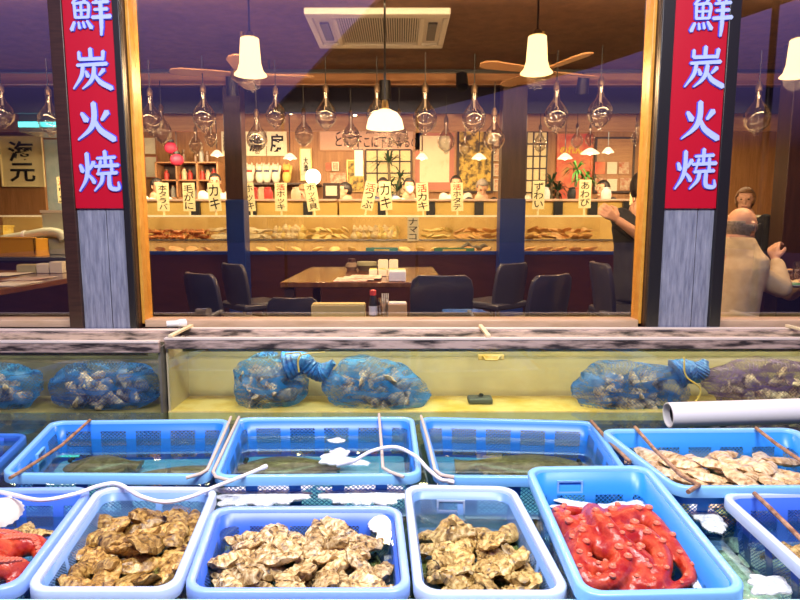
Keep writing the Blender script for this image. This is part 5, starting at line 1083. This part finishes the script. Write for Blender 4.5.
def hand(mb, w, d, n, s=1, curl=.9):
    """palm and five bent fingers; d: direction of the fingers, n: palm normal"""
    d = d.normalized(); n = (n - d * n.dot(d)).normalized(); sd = d.cross(n)
    for k in (-1, 0, 1): mb.cap(w, w + d * .075 * s + sd * .022 * k * s, .021 * s, .017 * s, 8)
    for k, (L, o) in enumerate(((.068, -.033), (.078, -.011), (.074, .011), (.058, .031))):
        b = w + d * .085 * s + sd * o * s; a1 = .35 * curl; p1 = b + (d * math.cos(a1) + n * math.sin(a1)) * L * .48 * s; a2 = 1.25 * curl; p2 = p1 + (d * math.cos(a2) + n * math.sin(a2)) * L * .32 * s; a3 = 2.0 * curl; p3 = p2 + (d * math.cos(a3) + n * math.sin(a3)) * L * .25 * s
        mb.chain([b, p1, p2, p3], [.0098 * s, .0092 * s, .0086 * s, .0076 * s], 8)
    b = w + d * .02 * s - sd * .028 * s; q1 = b + (d * .7 - sd * .55 + n * .35) * .045 * s; mb.chain([b, q1, q1 + (d * .75 + n * .5 + sd * .15) * .036 * s], [.014 * s, .0115 * s, .009 * s], 8)
def person(lab, H, fd, bd, top, hairm, hair='short', arms=(), s=1., sleeve='long', seated=False, zfoot=IF, mask=False, apron=None, nk=.15, collar=0, glasses=False, tilt=0, lean=0., legs=True):
    """H: head centre; fd/bd: directions (x,y) the face and the chest turn to"""
    f = V((fd[0], fd[1], 0)).normalized(); f = (f * math.cos(R(tilt)) - V((0, 0, math.sin(R(tilt))))).normalized(); up0 = V((0, 0, 1)); r = f.cross(up0).normalized(); u = r.cross(f)
    b = V((bd[0], bd[1], 0)).normalized(); br = b.cross(up0).normalized(); H = V(H)
    MH = Matrix(((r.x, f.x, u.x, H.x), (r.y, f.y, u.y, H.y), (r.z, f.z, u.z, H.z), (0, 0, 0, 1))); h = lambda x, y, z: MH @ V((x * s, y * s, z * s))
    neck = H - u * .085 * s - f * .02 * s; nb = H - up0 * nk * s - b * (.03 + lean * .2) * s; hip = H - up0 * .66 * s - b * (.05 + lean) * s
    foot_z = zfoot
    t = thing('person', (hip.x, hip.y, foot_z), lab, 'person')
    mb = MB(); e = MB(); e.ell((0, 0, .02), (.077 * s, .098 * s, .102 * s), 20, 14, None); mb.add([MH @ p for p in e.v], e.f)
    e = MB(); e.ell((0, .028 * s, -.05 * s), (.058 * s, .065 * s, .068 * s), 16, 10); mb.add([MH @ p for p in e.v], e.f)
    mb.cap(h(0, .088, .02), h(0, .108, -.022), .010 * s, .015 * s, 8); mb.cap(h(-.035, .082, .034), h(.035, .082, .034), .013 * s, .013 * s, 8)
    mb.cap(h(-.012, .078, -.095), h(.012, .078, -.095), .02 * s, .02 * s, 8); mb.cap(h(-.02, .085, -.055), h(.02, .085, -.055), .012 * s, .012 * s, 8)
    for sg in (-1, 1): mb.cap(h(sg * .078, -.005, .022), h(sg * .079, -.0, -.022), .016 * s, .011 * s, 8); mb.cap(h(sg * .083, -.018, .026), h(sg * .081, -.012, -.01), .008 * s, .008 * s, 6)
    mb.cap(neck, nb, .058 * s, .066 * s, 12)
    sh = [nb - up0 * .03 * s + br * sg * .16 * s for sg in (-1, 1)]
    mb.cap(nb, hip.lerp(nb, .4), .10 * s, .11 * s, 12)
    cl = MB()
    def ring(c, w, d, n=20): return [c + br * w * math.cos(2 * math.pi * i / n) + b * d * math.sin(2 * math.pi * i / n) for i in range(n)]
    mid = nb.lerp(hip, .45); chest = nb.lerp(hip, .22)
    cl.loft(([ring(nb + up0 * collar * s, .094 * s, .098 * s), ring(nb + up0 * (collar - .05) * s, .125 * s, .108 * s)] if collar else [ring(nb + up0 * .005 * s, .075 * s, .07 * s)]) + [ring(nb - up0 * .025 * s, (.15 if collar else .13) * s, (.108 if collar else .085) * s), ring(nb - up0 * .06 * s, .195 * s, .105 * s), ring(chest, .205 * s, .125 * s), ring(mid, .185 * s, .125 * s), ring(nb.lerp(hip, .8), .18 * s, .125 * s), ring(hip, .19 * s, .13 * s), ring(hip - up0 * .10 * s, .19 * s, .13 * s)])
    if not arms: arms = [(sg, [sh[k] + br * sg * .03 * s - up0 * .02 * s, sh[k] + br * sg * .06 * s - up0 * .30 * s, sh[k] + br * sg * .0 * s - up0 * .42 * s + b * .22 * s]) for k, sg in enumerate((-1, 1))]
    for sg, (S, E, W) in arms:
        S, E, W = V(S), V(E), V(W); d = (W - E).normalized()
        mb.chain([S, E, W], [.048 * s, .038 * s, .027 * s], 10)
        hand(mb, W + d * .015 * s, d, b if abs(d.dot(b)) < .8 else -up0, s)
        if sleeve == 'long': cl.chain([S, E, E.lerp(W, .88)], [.075 * s, .060 * s, .046 * s], 12)
        else: cl.chain([S, S.lerp(E, .75)], [.075 * s, .062 * s], 12)
    mb.build('body', m_skin, t, remesh=.0065, sm=2)
    cl.build('shirt', top, t, remesh=.013, sm=4)
    for sg in (-1, 1):
        e = MB(); e.ell(h(sg * .031, .089, .014), (.0105 * s, .0105 * s, .008 * s), 10, 6); e.build('eye', m_eye, t)
    if mask: MB().loft([[h(x * k, y0, z) for x, z in ((-.06, .0), (-.03, .012), (0, .018), (.03, .012), (.06, .0), (.05, -.06), (.0, -.10), (-.05, -.06))] for k, y0 in ((1, .06), (1, .10), (.8, .125))]).build('face_mask', m_mask, t)
    else:
        MB().cap(h(-.018, .099, -.056), h(.018, .099, -.056), .005 * s, .005 * s, 8).build('mouth', m_lip, t)
    if hairm:
        hb = MB(); nu, nv = 28, 18; hb.ell((0, 0, 0), (1, 1, 1), nu, nv); keep = []
        pts = [h(p.x * .085, p.y * .106 - .004, .022 + p.z * .110) for p in hb.v]; raw = hb.v
        def on(p):
            if hair == 'bald': return p.y < .25 and -.9 < p.z < .12 - .1 * p.y and (p.y < -.1 or p.z > -.5)
            lo = .38 if p.y > .45 else (-.15 if p.y > .1 else -.7)
            if hair == 'bun': lo = .45 if p.y > .62 else (-.55 if p.y > .1 else -.85)
            return p.z > lo
        fs = [f_ for f_ in hb.f if all(on(raw[i]) for i in f_)]
        used = sorted({i for f_ in fs for i in f_}); mp = {i: k for k, i in enumerate(used)}
        q = MB(); q.add([pts[i] for i in used], [tuple(mp[i] for i in f_) for f_ in fs])
        o = q.build('hair', hairm, t, solid=.009 * s); o.modifiers['d'].offset = .6
        if hair == 'bun': e = MB(); e.ell(h(0, -.11, .05), (.045 * s, .045 * s, .045 * s), 14, 10).build('hair_bun', hairm, t)
    if glasses:
        g = MB()
        for sg in (-1, 1): g.tube([h(sg * .031 + .021 * math.cos(a), .108, .014 + .017 * math.sin(a)) for a in [2 * math.pi * k / 14 for k in range(14)]], .0022, 6, closed=True); g.tube([h(sg * .052, .106, .018), h(sg * .082, .0, .022), h(sg * .084, -.02, .012)], .0022, 6)
        g.tube([h(-.01, .109, .016), h(.01, .109, .016)], .002, 6); g.build('glasses', m_blackp, t)
    if legs:
        tr = MB(); L = hip.z - .08 * s - foot_z
        for sg in (-1, 1):
            a = hip + br * sg * .095 * s - up0 * .06 * s
            if seated: kn = a + b * .42 * s; ft = V((kn.x, kn.y, foot_z + .06)); tr.chain([a, kn, ft], [.088 * s, .068 * s, .045 * s], 12)
            else: tr.chain([a, V((a.x, a.y, foot_z + L * .5)), V((a.x, a.y, foot_z + .08))], [.095 * s, .07 * s, .05 * s], 12); ft = V((a.x, a.y, foot_z + .05))
            e = MB(); e.cap(V((ft.x, ft.y, foot_z + .04)) - b * .05, V((ft.x, ft.y, foot_z + .035)) + b * .15, .04, .033, 10).build('shoe', m_blackp, t)
        tr.build('trousers', m_trou, t, remesh=.02, sm=2)
    if apron:
        c = nb.lerp(hip, .75) + b * .135 * s; Mx = Matrix(((br.x, b.x, 0, c.x), (br.y, b.y, 0, c.y), (0, 0, 1, c.z), (0, 0, 0, 1))); MB().box(-.15 * s, .15 * s, -.004, .008, -.30 * s, .26 * s, Mx).build('apron', apron, t, bevel=.003)
    return t
# the bald man: turned away towards the far table end, right hand raised to his face
H = at(741, 228, 3.95)
S = at(738, 266, 3.86); E_ = at(781, 288, 3.82); W_ = at(776, 262, 3.95)
S2 = at(752, 262, 4.22); E2 = at(790, 292, 4.30); W2 = at(800, 285, 4.10)
person('bald older man in a beige jacket raising his hand by the window', H, (.88, .47), (.85, .5), m_beige, m_hairg, 'bald', [(1, [S, E_, W_]), (-1, [S2, E2, W2])], 1.1, seated=True, glasses=True, lean=.06, nk=.112, collar=.06)
box_ = MB()
t = thing('wooden_bench', (H.x - .1, 4.0, IF), 'dark wooden bench the bald man sits on', 'bench'); zb = H.z - .66 - .06 - .17
MB().box(H.x - .42, H.x + .16, 3.72, 4.4, zb - .05, zb).build('seat', m_post, t, bevel=.006)
for x in (-.38, .12):
    for y in (3.76, 4.36): MB().box(H.x + x - .025, H.x + x + .025, y - .025, y + .025, IF, zb - .05).build('leg', m_post, t)
person('woman with brown hair in black facing the bald man', at(745, 201, 6.05), (-.5, -.85), (-.5, -.85), m_blk, m_hairbr, 'bun', seated=True, zfoot=IF)
# the black shirted person at the right jamb
H = at(644, 190, 5.05)
person('person in black with bare forearm bent beside the bright window jamb', H, (.6, .8), (.3, .95), m_blk, m_hairb, 'short', [(-1, [at(621, 218, 5.0), at(640, 236, 4.75), at(619, 221, 4.72)]), (1, [at(668, 224, 5.1), at(685, 250, 5.2), at(670, 255, 5.35)])], 1.2, sleeve='short', lean=.02)
# cooks
def cook(px, py, Y, lab, fd, top, hm, hair='short', **k): return person(lab, at(px, py, Y), fd, fd, top, hm, hair, s=k.pop('s', 1.0), **k)
cook(157, 187, 9.1, 'cook in white with black hair at the window frame', (.8, -.6), m_whc, m_hairb, apron=m_whc)
cook(215, 182, 9.3, 'dark haired cook standing behind the two character card', (.2, -1), m_whc, m_hairb)
cook(303, 193, 9.2, 'cook with brown hair bending behind the glowing globe', (.3, -1), m_whc, m_hairbr, tilt=25)
cook(345, 191, 9.3, 'dark clothed cook in profile beside the menu stand', (-.9, -.4), m_blk, m_hairb)
cook(383, 186, 9.5, 'cook in a blue shirt behind the oyster card by the tall palm', (.1, -1), m_blc, m_hairb)
cook(409, 187, 9.05, 'masked cook in white between the palm and pink poster', (.15, -1), m_whc, m_hairb, mask=True)
cook(456, 184, 9.5, 'cook in white hidden behind the scallop card', (0, -1), m_whc, m_hairb)
cook(482, 188, 9.05, 'grey haired cook in black looking down by the post', (.05, -1), m_blk, m_hairg, tilt=32)
cook(515, 187, 9.6, 'cook in white half hidden by the purple topped post', (.2, 1), m_whc, m_hairb)
cook(603, 189, 9.3, 'dark haired cook in black in profile before the photo board', (-.9, -.4), m_blk, m_hairb)
# ------------------------------------------------------------------ light
w = bpy.data.worlds.new('World'); SC.world = w; w.use_nodes = True
wt = w.node_tree; bg = wt.nodes['Background']; tcw = N(wt, 'TexCoord'); sx = N(wt, 'SeparateXYZ'); crw = N(wt, 'ValToRGB'); wt.links.new(tcw.outputs['Generated'], sx.inputs[0]); wt.links.new(sx.outputs[2], crw.inputs[0]); wt.links.new(crw.outputs[0], bg.inputs[0])
el = crw.color_ramp.elements; el[0].position = .10; el[0].color = (.004, .0035, .006, 1); el[1].position = .30; el[1].color = (.17, .12, .42, 1); bg.inputs[1].default_value = 1.15   # dusk sky over a dark street
def area(name, loc, size, power, col, rot=(0, 0, 0)):
    l = bpy.data.lights.new(name, 'AREA'); l.shape = 'RECTANGLE'; l.size, l.size_y = size; l.energy = power; l.color = col
    o = bpy.data.objects.new(name, l); COL.objects.link(o); o.location = loc; o.rotation_euler = rot; return o
area('stall_lamp', (-.9, .9, 3.9), (1.2, .3), 92, (1, .97, .93), (R(12), 0, 0))
area('stall_lamp', (.9, .9, 3.9), (1.2, .3), 92, (1, .97, .93), (R(12), 0, 0))
area('tank_fill', (.75, 3.03, CZ - DR - .05), (3.4, .02), 6, (1, .86, .56), (R(14), 0, 0))  # added fill under the rim, goes with the added tube
area('tank_fill', (-1.9, 2.99, CZ - .63), (1.3, .02), 1.5, (1, .86, .56), (R(14), 0, 0))  # weaker added fill for the dark tank
def point(name, loc, power, col, r=.05):
    l = bpy.data.lights.new(name, 'POINT'); l.energy = power; l.color = col; l.shadow_soft_size = r
    o = bpy.data.objects.new(name, l); COL.objects.link(o); o.location = loc; return o
WARM = (1, .62, .28)
for px, py in ((250, 56), (537, 54), (797, 55)): point('lamp_light', at(px, py, 4.0) - V((0, 0, .16)), 60, WARM, .06)
point('lamp_light', at(385, 130, 4.4) - V((0, 0, .06)), 50, WARM, .08)
area('kitchen_fill', (-1.5, 8.6, CZ + 1.2), (5, .4), 150, (1, .72, .38), (R(38), 0, 0))  # added area light without a fixture, tilted to brighten the back wall
area('kitchen_fill', (3.6, 8.4, CZ + 1.2), (3, .4), 72, (1, .72, .38), (R(38), 0, 0))  # second added fill for the back wall
for lx, lw, lp in ((-3.35, 2.4, 50), (-.33, 2.6, 52), (3.0, 2.9, 52)): area('counter_fill', (lx, 6.74, CZ + 1.2), (lw, .12), lp, (1, .78, .44), (R(22), 0, 0))  # added fills without fixtures, aimed at the name cards and bins
area('dining_fill', (0, 4.45, CH - .02), (7, .2), 75, (1, .66, .32), (R(50), 0, 0))  # added area light with no lamp body, brightens the room from the front
v = SC.view_settings; v.view_transform = 'Standard'; v.look = 'None'; v.gamma = 1; v.use_curve_mapping = False; v.exposure = .55
SC.display_settings.display_device = 'sRGB'
SC.cycles.use_denoising = True; SC.cycles.max_bounces = 8; SC.cycles.transparent_max_bounces = 24; SC.cycles.caustics_reflective = False; SC.cycles.caustics_refractive = False; SC.cycles.sample_clamp_indirect = 6
